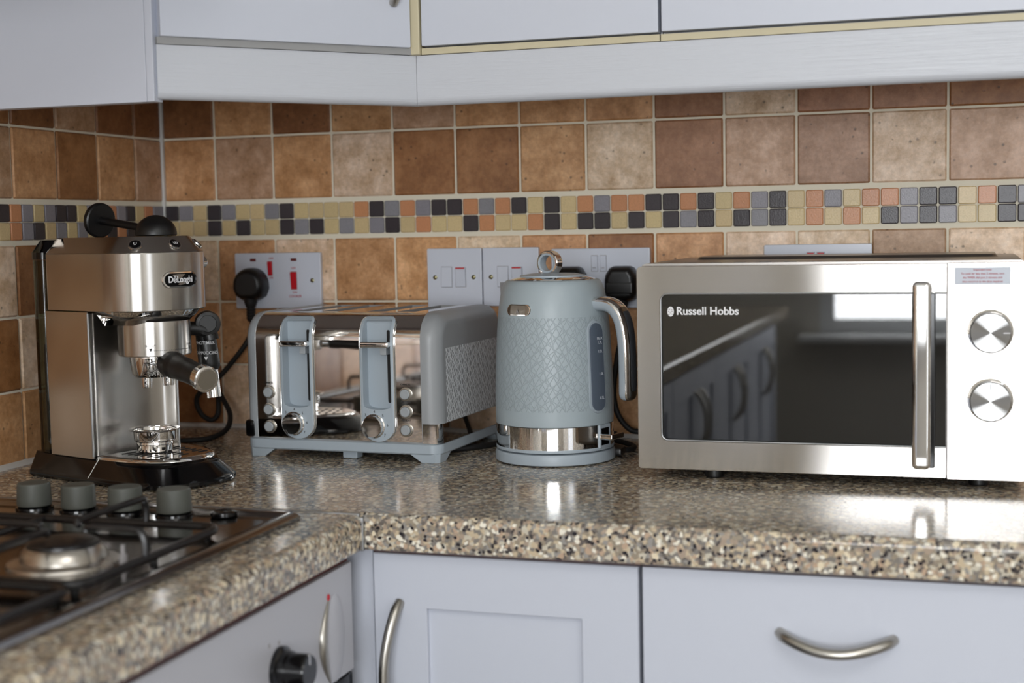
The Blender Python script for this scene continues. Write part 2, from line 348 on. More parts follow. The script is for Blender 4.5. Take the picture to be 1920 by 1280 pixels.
def obj(name, mb, m, parent=None, sharp=35, smooth=True):
    me = bpy.data.meshes.new(name); mb.bm.to_mesh(me); mb.bm.free()
    if smooth:
        for p in me.polygons: p.use_smooth = True
        me.set_sharp_from_angle(angle=math.radians(sharp))
    me.materials.append(m)
    o = bpy.data.objects.new(name, me); scene.collection.objects.link(o)
    if smooth:
        w = o.modifiers.new('weighted', 'WEIGHTED_NORMAL'); w.keep_sharp = True; w.weight = 90
    if parent: o.parent = parent
    return o
def tag(o, label, cat, group=None):
    o['label'] = label; o['category'] = cat
    if group: o['group'] = group
    return o
def thing(name, label, cat, loc=(0, 0, 0), rz=0, group=None):
    o = bpy.data.objects.new(name, None); o.empty_display_size = .05; scene.collection.objects.link(o)
    o.location = loc; o.rotation_euler = (0, 0, rz); return tag(o, label, cat, group)
def struct(o): o['kind'] = 'structure'; return o
def T(x, y, z): return Matrix.Translation((x, y, z))
def R(deg, ax): return Matrix.Rotation(math.radians(deg), 4, ax)

def text(name, body, size, m, parent, mat, align='CENTER', depth=.00015, sx=1., bold=0.):
    c = bpy.data.curves.new('t', 'FONT'); c.body = body; c.size = size; c.align_x = align; c.align_y = 'CENTER'; c.extrude = depth; c.resolution_u = 3; c.offset = bold
    o = bpy.data.objects.new('t', c); me = bpy.data.meshes.new_from_object(o)
    bpy.data.objects.remove(o); bpy.data.curves.remove(c); me.name = name
    me.transform(mat @ Matrix.Diagonal((sx, 1, 1, 1))); me.materials.clear(); me.materials.append(m)
    o = bpy.data.objects.new(name, me); scene.collection.objects.link(o); o.parent = parent; return o
FACE = R(90, 'X')                # text plane turned to face -y

def smooth_path(pts, n=6):
    P = [Vector(p) for p in pts]; out = []
    for i in range(len(P)-1):
        a = P[max(i-1, 0)]; b = P[i]; c = P[i+1]; d = P[min(i+2, len(P)-1)]
        for k in range(n):
            t = k/n; out.append(.5*((2*b)+(c-a)*t+(2*a-5*b+4*c-d)*t*t+(3*b-a-3*c+d)*t**3))
    out.append(P[-1]); return [tuple(p) for p in out]

# ================================================================ the room
RX, RY = 3.0, -4.2             # right wall x, window wall y
def wall_with_hole(name, horiz, at, a0, a1, z0, z1, h0, h1, hz0, hz1, th, m):
    mb = MB()
    segs = [(a0, h0, z0, z1), (h1, a1, z0, z1), (h0, h1, z0, hz0), (h0, h1, hz1, z1)]
    for p, q, r, s in segs:
        if q-p < 1e-4 or s-r < 1e-4: continue
        if horiz: mb.box(p, q, at-th if th > 0 else at, at if th > 0 else at-th, r, s)
        else: mb.box(at, at+th, p, q, r, s)
    return struct(obj(name, mb, m, smooth=False))
struct(obj('floor', MB().box(-.1, RX+.1, RY-.1, .1, -H-.1, -H), M['floor'], smooth=False))
struct(obj('ceiling', MB().box(-.1, RX+.1, RY-.1, .1, 1.49, 1.59), M['ceiling'], smooth=False))
wall_back = struct(obj('wall_back', MB().box(-.1, RX+.1, .0, .1, -H, 1.49), M['paint'], smooth=False))
wall_left = struct(obj('wall_left', MB().box(-.1, .0, RY-.1, .0, -H, 1.49), M['paint'], smooth=False))
wall_with_hole('wall_front', True, RY, 0, RX, -H, 1.49, .69, 2.27, -.12, 1.00, .1, M['paint'])
wall_with_hole('wall_right', False, RX, RY, 0, -H, 1.49, -2.98, -2.12, -.70, 1.20, .1, M['paint'])
def window_frame(name, horiz, at, a0, a1, z0, z1, bars):
    mb = MB(); w = .055; d0, d1 = (at-.05, at-.005)
    def b(p, q, r, s):
        if horiz: mb.box(p, q, d0, d1, r, s, .004)
        else: mb.box(at+.005, at+.05, p, q, r, s, .004)
    b(a0, a1, z0, z0+w); b(a0, a1, z1-w, z1); b(a0, a0+w, z0+w, z1-w); b(a1-w, a1, z0+w, z1-w)
    for x in bars: b(x-.02, x+.02, z0+w, z1-w)
    return struct(obj(name, mb, M['frame'], smooth=False))
window_frame('window_1', True, RY, .69, 2.27, -.12, 1.00, (1.385,))
window_frame('window_2', False, RX, -2.98, -2.12, -.70, 1.20, ())
struct(obj('trim_1', MB().box(.62, 2.34, RY+.001, RY+.14, -.145, -.12, .004), M['frame']))   # window board
# tile beds (grout) and tiles
GT = .0045                       # grout face
struct(obj('grout', MB().box(.0, 1.8, -GT, .0, -.002, .56), M['grout'], wall_back, smooth=False))
struct(obj('grout', MB().box(.0, GT, -1.6, -GT, -.002, .56), M['grout'], wall_left, smooth=False))
for g in bpy.data.objects:
    if g.name.startswith('grout'): del g['kind']
TONE = dict(D=(152, 106, 66), M=(190, 146, 104), L=(226, 202, 176), P=(158, 122, 98), Q=(186, 154, 128), O=(208, 160, 116), K=(128, 86, 52), T=(184, 150, 122), S=(206, 182, 158), R=(150, 106, 76))  # upper-row tones K, T and S have shade under the cabinets painted in
JIT = random.Random(3)
tile_cache = {}
def tile_mesh(w, h, t, r):
    k = (round(w, 4), round(h, 4), t)
    if k not in tile_cache:
        mb = MB(); pts = rr(-w/2, w/2, 0, h, .0022 if t > .006 else .0015, 2)
        mb.loft([[(p[0], 0, p[1]) for p in pts], [(p[0], -t+r, p[1]) for p in pts], [(p[0], -t, p[1]) for p in inset(pts, r)]])
        me = bpy.data.meshes.new('tile'); mb.bm.to_mesh(me); mb.bm.free()
        for p in me.polygons: p.use_smooth = True
        me.set_sharp_from_angle(angle=math.radians(25)); tile_cache[k] = me
    return tile_cache[k]
def put_tile(name, wall, a0, a1, z0, z1, t, r, col, m):
    me = tile_mesh(a1-a0, z1-z0, t, r)
    if not me.materials: me.materials.append(m)
    o = bpy.data.objects.new(name, me); scene.collection.objects.link(o); o.parent = wall
    c = (a0+a1)/2
    if wall is wall_back: o.location = (c, 0, z0)
    else: o.location = (0, -c, z0); o.rotation_euler = (0, 0, PI/2)
    j = 1+JIT.uniform(-.07, .07); v = lin(col); o.color = (v[0]*j, v[1]*j*(1+JIT.uniform(-.02, .02)), v[2]*j, 1)
rows_z = [(.4553, .553), (.3565, .4553), (.1985, .2965), (.0995, .1985), (.002, .0995)]
back_rows = ['KMKMTMMMRSRRDMLDMD', 'MTMSDDMSRQPSQMLDML', 'LMLMOLODOLLQLMLOLM', 'OMMDMODMOMLMOLMDOM', 'DLMODMLMOMDLMODLMO']
left_rows = ['KKTKDMLDMLDMLMDL', 'TMDMTDMLMDMLMDLM', 'MMODLMDMLMDLMDML', 'DMOLDMLMDLMDMLDM', 'MODMMLDMLDMLMDLM']
G = .0016
for (z0, z1), cs in zip(rows_z, back_rows):
    for i, c in enumerate(cs):
        put_tile('tile', wall_back, i*.1+G+(.009 if i == 0 else 0), i*.1+.1-G, z0+G, z1-G, .0075, .0022, TONE[c], M['tile'])
ly = [.0, .0858] + [.0858+.1*k for k in range(1, 16)]
for (z0, z1), cs in zip(rows_z, left_rows):
    for i, c in enumerate(cs):
        put_tile('tile', wall_left, ly[i]+G+(.009 if i == 0 else 0), ly[i+1]-G, z0+G, z1-G, .0075, .0022, TONE[c], M['tile'])
MC = dict(K=(58, 52, 56), G=(136, 134, 140), Y=(206, 184, 138), O=(196, 136, 96))
mt = 'KGYKGYYGKYYYYOKGOGKKOGOKYKYOGOOKKOKYOGKYOGYOOGKKYOKGYKOYGK'
mb_ = 'YYYKYKYYKGKYGYGKYOYYKOYYOKYKKYKYKGKYKGKYOYOYKGKGYYKKYGOYKG'
mt = 'KGYKGYYGKYYY' + 'YOKGOGKKOGOKYKYOGOOK' + 'KOKYOGKYOGYOOGKKYOKG' + 'YKGOYKOYGKYGOKYGOK'
mb_ = 'YYYKYKYYKGKY' + 'GYGKYOYYKOYYOKYKKYKY' + 'KGKYKGKYOYOYKGKGYYKK' + 'GYKYOGYKYOGKYYKGOY'
for row, z0, z1 in ((mt, .3268, .3505), (mb_, .3022, .3258)):
    for i, c in enumerate(row):
        x = .0078+i*.0251; put_tile('mosaic_tile', wall_back, x+.0009, x+.0242, z0, z1, .0078, .0012, MC[c], M['mosaic'])
lt = 'GOYKGOYGYKKGYGOKKYGOYKGYOKGYGOKYGKYOGYKYOGKYGOKYGK'
lb = 'YGYKOKOYGYGYKGOYKGYKOYGKYOYGKYOGYKGYOKYGYOKGYKYOGY'
for row, z0, z1 in ((lt, .3268, .3505), (lb, .3022, .3258)):
    for i, c in enumerate(row):
        y = .0146+i*.0254-.0254*.0; a0 = y-.0025 if i == 0 else y+.0009-.0254*0
        a0 = .0085 if i == 0 else .0146+(i-0)*.0254-.0254+.0258
        a1 = .0135+.0254 if i == 0 else a0+.0236
        put_tile('mosaic_tile', wall_left, a0, a1, z0, z1, .0078, .0012, MC[c], M['mosaic'])
# sealant bead where the wall meets the worktop
struct(obj('trim_2', MB().prism([(-.006, .0), (-.014, .0), (-.0115, .0035), (-.006, .0055)], .012, 1.8, 'yz'), M['sealant']))
struct(obj('trim_3', MB().prism([(.006, .0), (.016, .0), (.0125, .004), (.006, .0065)], -1.6, -.006, 'xz'), M['sealant']))
struct(obj('trim_4', MB().box(.0055, .0105, -.0105, -.0055, .0, .53), M['sealant']))

# ================================================================ worktops
def bullnose(f, t=.04, r=.009):
    """cross-section (d, z): d runs from the wall to the front f"""
    pts = [(0.0, 0), (0.0, -t)]
    for k in range(6):
        a = math.radians(-90+90*k/5); pts.append((f-.004+.004*math.cos(a), -t+.004+.004*math.sin(a)))
    for k in range(8):
        a = math.radians(90*k/7); pts.append((f-r+r*math.cos(a), -r+r*math.sin(a)))
    return pts
o = obj('worktop', MB().prism([(-d-.0005, z) for d, z in bullnose(.6095)], .0005, 2.6, 'yz'), M['worktop'])
tag(o, 'speckled brown and cream worktop along the back wall under the kettle and microwave', 'worktop')
o = obj('worktop', MB().prism([(d+.0005, z) for d, z in bullnose(.6005)], -3.95, -.6145, 'xz'), M['worktop'])
tag(o, 'speckled worktop running along the left wall, holding the gas hob', 'worktop')
st = MB(); st.box(.0005, .598, -.6145, -.6100, -.004, .0012, .0006); st.box(.596, .6025, -.6145, -.6100, -.040, -.003, .0006)
tag(obj('joining_strip', st, M['aluminium']), 'thin aluminium strip joining the two worktops at the corner', 'joint strip')

# ================================================================ base cabinets on the back wall
def bow_handle(c, L, drop, out, vertical, m=None, r=.0055):
    """bow handle centred at c on a face looking along -y; sags by drop, stands out"""
    pts = []; rad = []
    for k in range(25):
        t = k/24; s = math.sin(PI*t); a = (t-.5)*L; q = 1.12-.12*s
        d = -out*s**.55 if 0 < k < 24 else 0
        if k in (0, 24): q = 1.0
        pts.append((c[0]-drop*s, c[1]+d, c[2]-a) if vertical else (c[0]+a, c[1]+d, c[2]-drop*s)); rad.append(r*q)
    return MB().tube(pts, rad, 12)
def shaker(mb, x0, x1, z0, z1, yb, yf, px0, px1, pz0, pz1):
    """framed door: four rails proud of a flat centre panel"""
    q = lambda a, b_, c, d_, y: [(a, y, c), (b_, y, c), (b_, y, d_), (a, y, d_)]
    mb.loft([q(px0, px1, pz0, pz1, yb), q(x0, x1, z0, z1, yb), q(x0, x1, z0, z1, yf+.0012), q(x0+.0012, x1-.0012, z0+.0012, z1-.0012, yf), q(px0-.0010, px1+.0010, pz0-.0010, pz1+.0010, yf), q(px0, px1, pz0, pz1, yf+.0010), q(px0, px1, pz0, pz1, yb-.0001)], cap=False)
c1 = thing('base_cabinet', 'white base cabinet with one framed door, below the toaster and kettle', 'cabinet', (.0, .0, -H))
def rel(mb, dz=H):
    bmesh.ops.translate(mb.bm, vec=(0, 0, dz), verts=mb.bm.verts); return mb
YF, YB = -.592, -.573
obj('carcass', rel(MB().box(.6015, .9025, YB+.003, -.03, -.76, -.0415)), M['inner'], c1, smooth=False)
obj('filler_post', rel(MB().box(.5580, .6005, -.585, -.55, -.76, -.0445, .0015)), M['cab'], c1)
obj('top_gap', rel(MB().box(.6015, .9025, YB-.010, YB+.002, -.0475, -.0402)), M['dark_gap'], c1, smooth=False)
d = MB(); shaker(d, .6035, .9015, -.755, -.0465, YB, YF, .6655, .8400, -.69, -.1060); dr = obj('door', rel(d), M['cab'], c1)
obj('centre_panel', rel(MB().box(.6655, .8400, YF+.007, YB, -.69, -.1060)), M['cab'], dr, smooth=False)
obj('handle', rel(bow_handle((.6345, YF, -.182), .165, .011, .026, True)), M['satin'], dr)
obj('plinth', rel(MB().box(.5785, .9025, -.54, -.52, -H+.001, -.765)), M['cab'], c1, smooth=False)
c2 = thing('base_cabinet', 'white drawer cabinet with a curved bow handle, below the microwave', 'cabinet', (0, 0, -H))
obj('carcass', rel(MB().box(.9045, 1.5025, YB+.003, -.03, -.76, -.0415)), M['inner'], c2, smooth=False)
obj('top_gap', rel(MB().box(.9045, 1.5025, YB-.010, YB+.002, -.0475, -.0402)), M['dark_gap'], c2, smooth=False)
for z0, z1, hz in ((-.330, -.0460, -.1055), (-.755, -.335, -.40)):
    dr = obj('drawer', rel(MB().box(.9058, 1.5005, YF, YB, z0, z1, .0015)), M['cab'], c2)
    obj('handle', rel(bow_handle((1.1030, YF, hz), .112, .0115, .026, False)), M['satin'], dr)
obj('plinth', rel(MB().box(.9045, 1.5025, -.54, -.52, -H+.001, -.765)), M['cab'], c2, smooth=False)
c3 = thing('base_cabinet', 'white base cabinet at the far right end of the back worktop', 'cabinet', (0, 0, -H))
obj('carcass', rel(MB().box(1.5045, 2.1, YB+.003, -.03, -.76, -.0415)), M['inner'], c3, smooth=False)
obj('door', rel(MB().box(1.5065, 2.098, YF, YB, -.755, -.048, .0015)), M['cab'], c3)

# base units of the left run; they show mirrored in the microwave door
LX0, LX1 = .573, .590
for k, (ya, yb, nm) in enumerate(((-1.83, -1.235, 'nearest the oven'), (-2.44, -1.835, 'second after the oven'), (-3.05, -2.445, 'third after the oven'), (-3.66, -3.055, 'furthest from the oven'))):
    cc = thing('base_cabinet', 'white framed door cabinet of the left run, ' + nm, 'cabinet', (0, 0, -H))
    obj('carcass', rel(MB().box(.03, LX0-.003, ya, yb, -.76, -.0415)), M['inner'], cc, smooth=False)
    mid = (ya+yb)/2
    for s, (p, q) in enumerate(((ya+.002, mid-.0015), (mid+.0015, yb-.002))):
        mb = MB(); a, b2 = p+.06, q-.06
        for bx in ((LX0, LX1, p, a, -.755, -.048), (LX0, LX1, b2, q, -.755, -.048), (LX0, LX1, a, b2, -.11, -.048), (LX0, LX1, a, b2, -.755, -.69), (LX0, LX1-.007, a, b2, -.69, -.11)): mb.box(*bx)
        dr = obj('door', rel(mb), M['cab'], cc, smooth=False)
        h = bow_handle((0, 0, 0), .15, .010, .026, True)
        yy = q-.03 if s == 0 else p+.03
        bmesh.ops.transform(h.bm, matrix=T(LX1, yy, -.18+H) @ R(90, 'Z'), verts=h.bm.verts); obj('handle', h, M['satin'], dr)
    obj('plinth', rel(MB().box(.50, .52, ya, yb, -H+.001, -.765)), M['cab'], cc, smooth=False)

# ================================================================ oven under the hob
ov = thing('oven', 'built-under oven with silver grey control panel and one black knob, below the hob', 'oven', (0, 0, -H))
obj('casing', rel(MB().box(.04, .568, -1.215, -.6225, -.76, -.0515)), M['inner'], ov, smooth=False)
cp = obj('control_panel', rel(MB().box(.569, .590, -1.215, -.6190, -.1690, -.0505, .0015)), M['panelgrey'], ov)
obj('top_gap', rel(MB().box(.567, .585, -1.215, -.6190, -.0500, -.0408)), M['dark_gap'], ov, smooth=False)
kn = MB(); kn.lathe([(.0, 0), (.0225, 0), (.0225, .004), (.0185, .006), (.0185, .012), (.0170, .0145), (.0170, .030), (.0155, .0325), (.0, .0325)], 36, T(.590, -.7950, -.1165) @ R(90, 'Y'))
knob_o = obj('oven_knob', rel(kn), M['gloss'], cp)
obj('pointer', rel(MB().box(.6195, .6228, -.7962, -.7938, -.1100, -.1000, .0004)), M['chrome'], knob_o)
arc = [(.5905, -.6805-.019*math.sin(PI*t), -.0770-.0900*t) for t in [k/20 for k in range(21)]]
obj('curved_trim', rel(MB().tube(arc, [.0008+.0052*math.sin(PI*k/20) for k in range(21)], 12)), M['satin'], cp)
obj('oval_boss', rel(MB().sphere((.5888, -.6640, -.1220), 1, (.0048, .0215, .0480), 40, 24)), M['panelgrey'], cp)
obj('indicator_lamp', rel(MB().sphere((.5905, -.6805, -.0750), .0032, (.4, 1, 1.2), 12, 8)), M['red'], cp)
for kk, (y_, z_) in enumerate(((-.815, -.088), (-.812, -.104), (-.795, -.0905))):
    obj('mark', rel(MB().box(.5899, .5903, y_-.0015, y_+.0015, z_-.002, z_+.002)), M['greyprint'], cp, smooth=False)
od = obj('oven_door', rel(MB().box(.569, .588, -1.215, -.6190, -.755, -.1720, .002)), M['ovenglass'], ov)
hb = MB().tube([(.623, -1.16, -.215), (.623, -.675, -.215)], .009, 14); hb.box(.585, .623, -1.15, -1.135, -.222, -.208, .002); hb.box(.585, .623, -.70, -.685, -.222, -.208, .002)
obj('door_handle', rel(hb), M['satin'], od)

# ================================================================ wall cabinets
CB = .5320                      # door bottoms
cc = thing('corner_wall_cabinet', 'white corner wall cabinet set diagonally, with a plain end panel on its left', 'wall cabinet', (0, 0, .5))
def z5(mb): return rel(mb, -.5)
A = Vector((.3482, -.5766)); B = Vector((.5712, -.3405)); dirv = (B-A).normalized(); nv = Vector((dirv.y, -dirv.x))   # outward
def strip(a, b, off0, off1, z0, z1, t0=0., t1=0.):
    p = a+dirv*t0; q = b-dirv*t1
    return [(p.x+nv.x*off0, p.y+nv.y*off0), (q.x+nv.x*off0, q.y+nv.y*off0), (q.x+nv.x*off1, q.y+nv.y*off1), (p.x+nv.x*off1, p.y+nv.y*off1)]
obj('end_panel', z5(MB().box(.0105, .3352, -.5800, -.5620, .4572, 1.27, .001)), M['cab'], cc)
obj('end_panel_edge', z5(MB().box(.3354, .3452, -.5800, -.5620, .4572, 1.27, .001)), M['inner' if False else 'cab'], cc)
carc = [(.011, -.5615), (.340, -.5615), (.5620, -.3300), (.5620, -.0105), (.011, -.0105)]
obj('carcass', z5(MB().prism(carc, .5255, 1.27)), M['cab'], cc, smooth=False)
dd = obj('door', z5(MB().prism(strip(A, B, -.012, .008, 0, 0, .003, .0110), CB-.002, 1.268, r=.0015)), M['cab'], cc)
hp = bow_handle((0, 0, 0), .14, .008, .026, True)
hc = A+dirv*(.292-.0)+nv*.008
bmesh.ops.transform(hp.bm, matrix=T(hc.x, hc.y, .6525) @ R(math.degrees(math.atan2(dirv.y, dirv.x)), 'Z'), verts=hp.bm.verts)
obj('handle', z5(hp), M['satin'], dd)
obj('corner_edging', z5(MB().box(.5640, .5792, -.3485, -.3330, .5217, 1.268, .002)), M['cream'], cc)
obj('edging_strip', z5(MB().prism(strip(A, B, -.01, .003, 0, 0, .0, .006), .5220, .5300)), M['inner'], cc, smooth=False)
for k, (x0, x1, lab) in enumerate(((.5798, .8790, 'white wall cabinet right of the diagonal corner unit, above the kettle'), (.8806, 1.50, 'white wall cabinet at the top right, above the microwave'))):
    w = thing('wall_cabinet', lab, 'wall cabinet', (0, 0, .5))
    obj('carcass', z5(MB().box(x0, x1, -.325, -.0105, .5255, 1.27)), M['cab'], w, smooth=False)
    obj('door', z5(MB().box(x0+.0012, x1-.0008, -.3470, -.3270, CB+.0005*k, 1.268, .0015)), M['cab'], w)
    obj('edging_strip', z5(MB().box(x0, x1, -.3425, -.3260, .5222, .5300)), M['cream'], w, smooth=False)
def pelmet_profile():          # (out, z) rounded lower front edge
    pts = [(-.016, .5215), (-.016, .4640)]
    for k in range(9):
        a = math.radians(-110+110*k/8); pts.append((-.009+.009*math.cos(a), .4700+.010*math.sin(a)))
    pts.append((0, .5215)); return pts
pp = pelmet_profile()
def sweep_line(a, b, outn, prof):
    return MB().loft([[(p[0]+outn[0]*d, p[1]+outn[1]*d, z) for d, z in prof] for p in (a, b)])
na = (0, -1); bis = Vector((nv.x+0, nv.y-1)); bis = bis/ (bis.dot(nv))
pel = MB().loft([[(A.x-dirv.x*.0+nv.x*d, A.y+nv.y*d, z) for d, z in pp], [(B.x+bis.x*d, B.y+bis.y*d, z) for d, z in pp]])
tag(obj('pelmet', pel, M['pelmet']), 'white wood-grained pelmet board under the diagonal corner cabinet', 'pelmet')
pel = MB().loft([[(B.x+.0004+bis.x*d, B.y+bis.y*d, z) for d, z in pp], [(1.50, B.y-d, z) for d, z in pp]])
tag(obj('pelmet', pel, M['pelmet']), 'long white wood-grained pelmet board under the right-hand wall cabinets', 'pelmet')

# ================================================================ hob
hob = thing('gas_hob', 'stainless gas hob with black pan supports, set in the left worktop', 'hob', (0, 0, .0006))
hx0, hx1, hy0, hy1 = .045, .548, -1.235, -.645
out = rr(hx0, hx1, hy0, hy1, .012, 5)
hp = MB().loft([[(x, y, .0) for x, y in out], [(x, y, .0040) for x, y in out], [(x, y, .0068) for x, y in inset(out, .003)], [(x, y, .0080) for x, y in inset(out, .008)], [(x, y, .0074) for x, y in inset(out, .016)], [(x, y, .0038) for x, y in inset(out, .022)], [(x, y, .0030) for x, y in inset(out, .026)]])
obj('hob_plate', hp, M['hobsteel'], hob)
for k, (x, y) in enumerate(((.231, -.676), (.2885, -.676), (.3480, -.676), (.4085, -.676))):
    kb = MB().lathe([(0, .0075), (.0185, .0075), (.0190, .010), (.0182, .0305), (.0172, .0325), (.006, .0318), (0, .0318)], 32, T(x, y, 0))
    ko = obj('hob_knob', kb, M['knobgrey'], hob)
    obj('knob_collar', MB().lathe([(0, .003), (.021, .003), (.0205, .0055), (.012, .0075), (0, .0075)], 32, T(x, y, 0)), M['gloss'], ko)
obj('ignition_button', MB().lathe([(.0125, .003), (.0145, .005), (.0140, .0085), (.0110, .0095), (.0085, .0080), (.0, .0078)], 32, T(.466, -.672, 0)), M['gloss'], hob)
for (x, y, rr_) in ((.425, -.900, .036), (.180, -.900, .042), (.425, -1.115, .042), (.180, -1.115, .030)):
    bu = obj('burner', MB().lathe([(rr_+.016, .0032), (rr_+.015, .006), (rr_+.004, .008), (rr_+.002, .016), (rr_*.92, .0205), (rr_*.5, .0205)], 40, T(x, y, 0)), M['burner'], hob)
    obj('burner_cap', MB().lathe([(rr_*.92, .0205), (rr_*.90, .0235), (rr_*.8, .0255), (0, .0262)], 40, T(x, y, 0)), M['iron'], bu)
    obj('spark_plug', MB().lathe([(.0, .003), (.004, .003), (.004, .012), (.0022, .013), (.0020, .021), (0, .0215)], 12, T(x+rr_+.021, y+.010, 0)), M['greyprint'], bu)
for ya, yb, cy in ((-1.003, -.758, -.900), (-1.222, -1.012, -1.115)):
    ps = obj('pan_support', MB().tube([(x, y, .0115) for x, y in rr(.072, .512, ya, yb, .022, 5)], .0042, 10, closed=True), M['iron'], hob)
    for cx in (.425, .180):
        ends = [((cx, yb), (cx, cy+.030)), ((cx, ya), (cx, cy-.030)), ((.512 if cx > .3 else .3025, cy), (cx+.030, cy)), ((.3025 if cx > .3 else .072, cy), (cx-.030, cy))]
        for (p, q) in ends:
            a = Vector((*p, .0115)); b = Vector((*q, .038)); dd_ = Vector((q[0]-p[0], q[1]-p[1], 0)).normalized()
            pts = [a, a+Vector((0, 0, .016)), a+Vector((0, 0, .024))+dd_*.004, Vector((a.x, a.y, .038))+dd_*.013, b, b+dd_*.004-Vector((0, 0, .004))]
            obj('prong', MB().tube(smooth_path(pts, 4), .0036, 8), M['iron'], ps)
    obj('centre_bar', MB().tube([(.3025, ya, .0115), (.3025, yb, .0115)], .0040, 8), M['iron'], ps)
    for fx, fy in ((.085, ya+.01), (.50, ya+.01), (.085, yb-.01), (.50, yb-.01), (.508, (ya+yb)/2)):
        obj('rubber_foot', MB().lathe([(0, .0031), (.004, .0031), (.004, .008), (0, .008)], 12, T(fx, fy, 0)), M['rubber'], ps)
# ---- the big arching hoop seen over the knobs
    if ya < -1.0: pass

hd_ = thing('added_shade_hood', 'unseen steel cooker hood added above the hob to shade the end panel', 'cooker hood', (0, 0, .60))  # out of view, added to cast soft shade on the corner end panel
obj('canopy', rel(MB().loft([[(x, y, .62) for x, y in ((.0105, -1.23), (.50, -1.23), (.50, -.65), (.0105, -.65))], [(x, y, .66) for x, y in ((.0105, -1.23), (.50, -1.23), (.50, -.65), (.0105, -.65))], [(x, y, .82) for x, y in ((.0105, -1.08), (.28, -1.08), (.28, -.80), (.0105, -.80))]]), -.60), M['steel'], hd_)
obj('chimney', rel(MB().box(.0105, .28, -1.08, -.80, .82, 1.485), -.60), M['steel'], hd_)
# ================================================================ microwave
mw = thing('microwave', 'brushed steel microwave oven with dark glass door, right on the worktop', 'microwave', (0, 0, 0))
Y0 = -.335
obj('casing', MB().prism(rr(.8475, 1.2885, .0125, .2600, .006, 4), Y0+.020, -.022, 'xz'), M['casing'], mw)
pt = rr(.885, 1.262, -.155, -.035, .012, 4)
obj('top_panel', MB().loft([[(x, y, .2600) for x, y in pt], [(x, y, .2633) for x, y in inset(pt, .003)]]), M['casing'], mw)
obj('slot_row', (lambda b: [b.box(.868+.0300*k, .882+.0300*k, -.302, -.292, .2598, .2603) for k in range(11)] and b)(MB()), M['darkgrey'], mw, smooth=False)
# door frame: C shape round the glass
def arc2(cx, cy, r, a0, a1, n=6): return [(cx+r*math.cos(math.radians(a0+(a1-a0)*k/n)), cy+r*math.sin(math.radians(a0+(a1-a0)*k/n))) for k in range(n+1)]
ox0, ox1, oz0, oz1 = .8460, 1.2035, .0125, .2572
ix0, iz0, iz1 = .8750, .0478, .2243
cpts = [(ox1, oz0), (ox1, iz0)] + arc2(ix0+.008, iz0+.008, .008, 270, 180) + arc2(ix0+.008, iz1-.008, .008, 180, 90) + [(ox1, iz1), (ox1, oz1)] + arc2(ox0+.006, oz1-.006, .006, 90, 180) + arc2(ox0+.003, oz0+.003, .003, 180, 270)
door = obj('door', MB().prism(cpts, Y0, Y0+.019, 'xz', r=.0006), M['steel_mw'], mw)
bead_o = [(ox1-.0005, iz0)] + arc2(ix0+.008, iz0+.008, .008, 270, 180) + arc2(ix0+.008, iz1-.008, .008, 180, 90) + [(ox1-.0005, iz1)]
bd = MB().tube([(x, Y0+.0003, z) for x, z in bead_o], .0013, 8); obj('window_bead', bd, M['aluminium'], door)
obj('glass_pane', MB().box(ix0+.0004, ox1-.0006, Y0+.0030, Y0+.0060, iz0+.0004, iz1-.0004), M['mwglass'], door, smooth=False)
obj('mesh_screen', MB().box(.897, 1.119, Y0+.0085, Y0+.0100, .067, .2010), M['screen'], door, smooth=False)
obj('door_backing', MB().box(ix0+.0004, ox1-.0006, Y0+.0135, Y0+.0150, iz0+.0004, iz1-.0004), M['cavity'], door, smooth=False)
ha = obj('door_handle', MB().box(1.1668, 1.1875, Y0-.030, Y0-.016, .0258, .2382, .0058, 4), M['chrome'], door)
obj('handle_bracket', MB().box(1.1800, 1.1918, Y0-.0175, Y0+.0028, .0265, .2250, .0015), M['gloss'], ha)
cpn = obj('control_panel', MB().prism(rr(1.2046, 1.2900, .0115, .2580, (.001, .004, .006, .001), 4), Y0, Y0+.019, 'xz', r=.0006), M['steel_mw'], mw)
for kx, kz, lab in ((1.2508, .1808, 90), (1.2511, .1031, 0)):
    kb = MB().lathe([(.0, .0), (.0225, .0), (.0225, .001), (.0222, .016), (.0212, .0172), (.001, .0172), (0, .0172)], 64, R(90, 'X'))
    ko = obj('dial_knob', kb, M['radial'], cpn); ko.location = (kx, Y0, kz); ko.rotation_euler = (math.radians(2.6 if lab else 0), 0, 0)
    rg = obj('dial_ring', MB().lathe([(.0225, 0), (.0248, 0), (.0246, .0022), (.0225, .0026)], 64, T(kx, Y0, kz) @ R(90, 'X')), M['chrome'], cpn)
    ln = MB().box(-.0005, .0005, -.0178, -.0170, .0135, .0205, 0)
    po = obj('pointer', ln, M['whiteprint'] if lab else M['print'], ko, smooth=False)
    if lab: po.rotation_euler = (0, math.radians(90), 0)
def mwtext(s, x, z, size, m=M['greyprint']): return text('lettering', s, size, m, cpn, T(x, Y0-.0003, z) @ FACE)
mwtext('POWER', 1.2305, .2216, .0042); mwtext('Low', 1.2200, .1815, .0036); mwtext('Defrost\n/M.Low', 1.2265, .2065, .0034)
mwtext('Med', 1.2510, .2125, .0034); mwtext('M.High', 1.2745, .2060, .0036); mwtext('High', 1.2825, .1815, .0036)
mwtext('TIME\n(min)', 1.2300, .1385, .0038)
for k, s in enumerate(('0', '1', '2', '3', '4', '5', '6', '7', '8', '9', '10', '15', '20', '25', '30', '35')):
    a = math.radians(90-k*21.5); mwtext(s, 1.2511+.0325*math.cos(a), .1031+.0325*math.sin(a), .0036)
tk = MB()
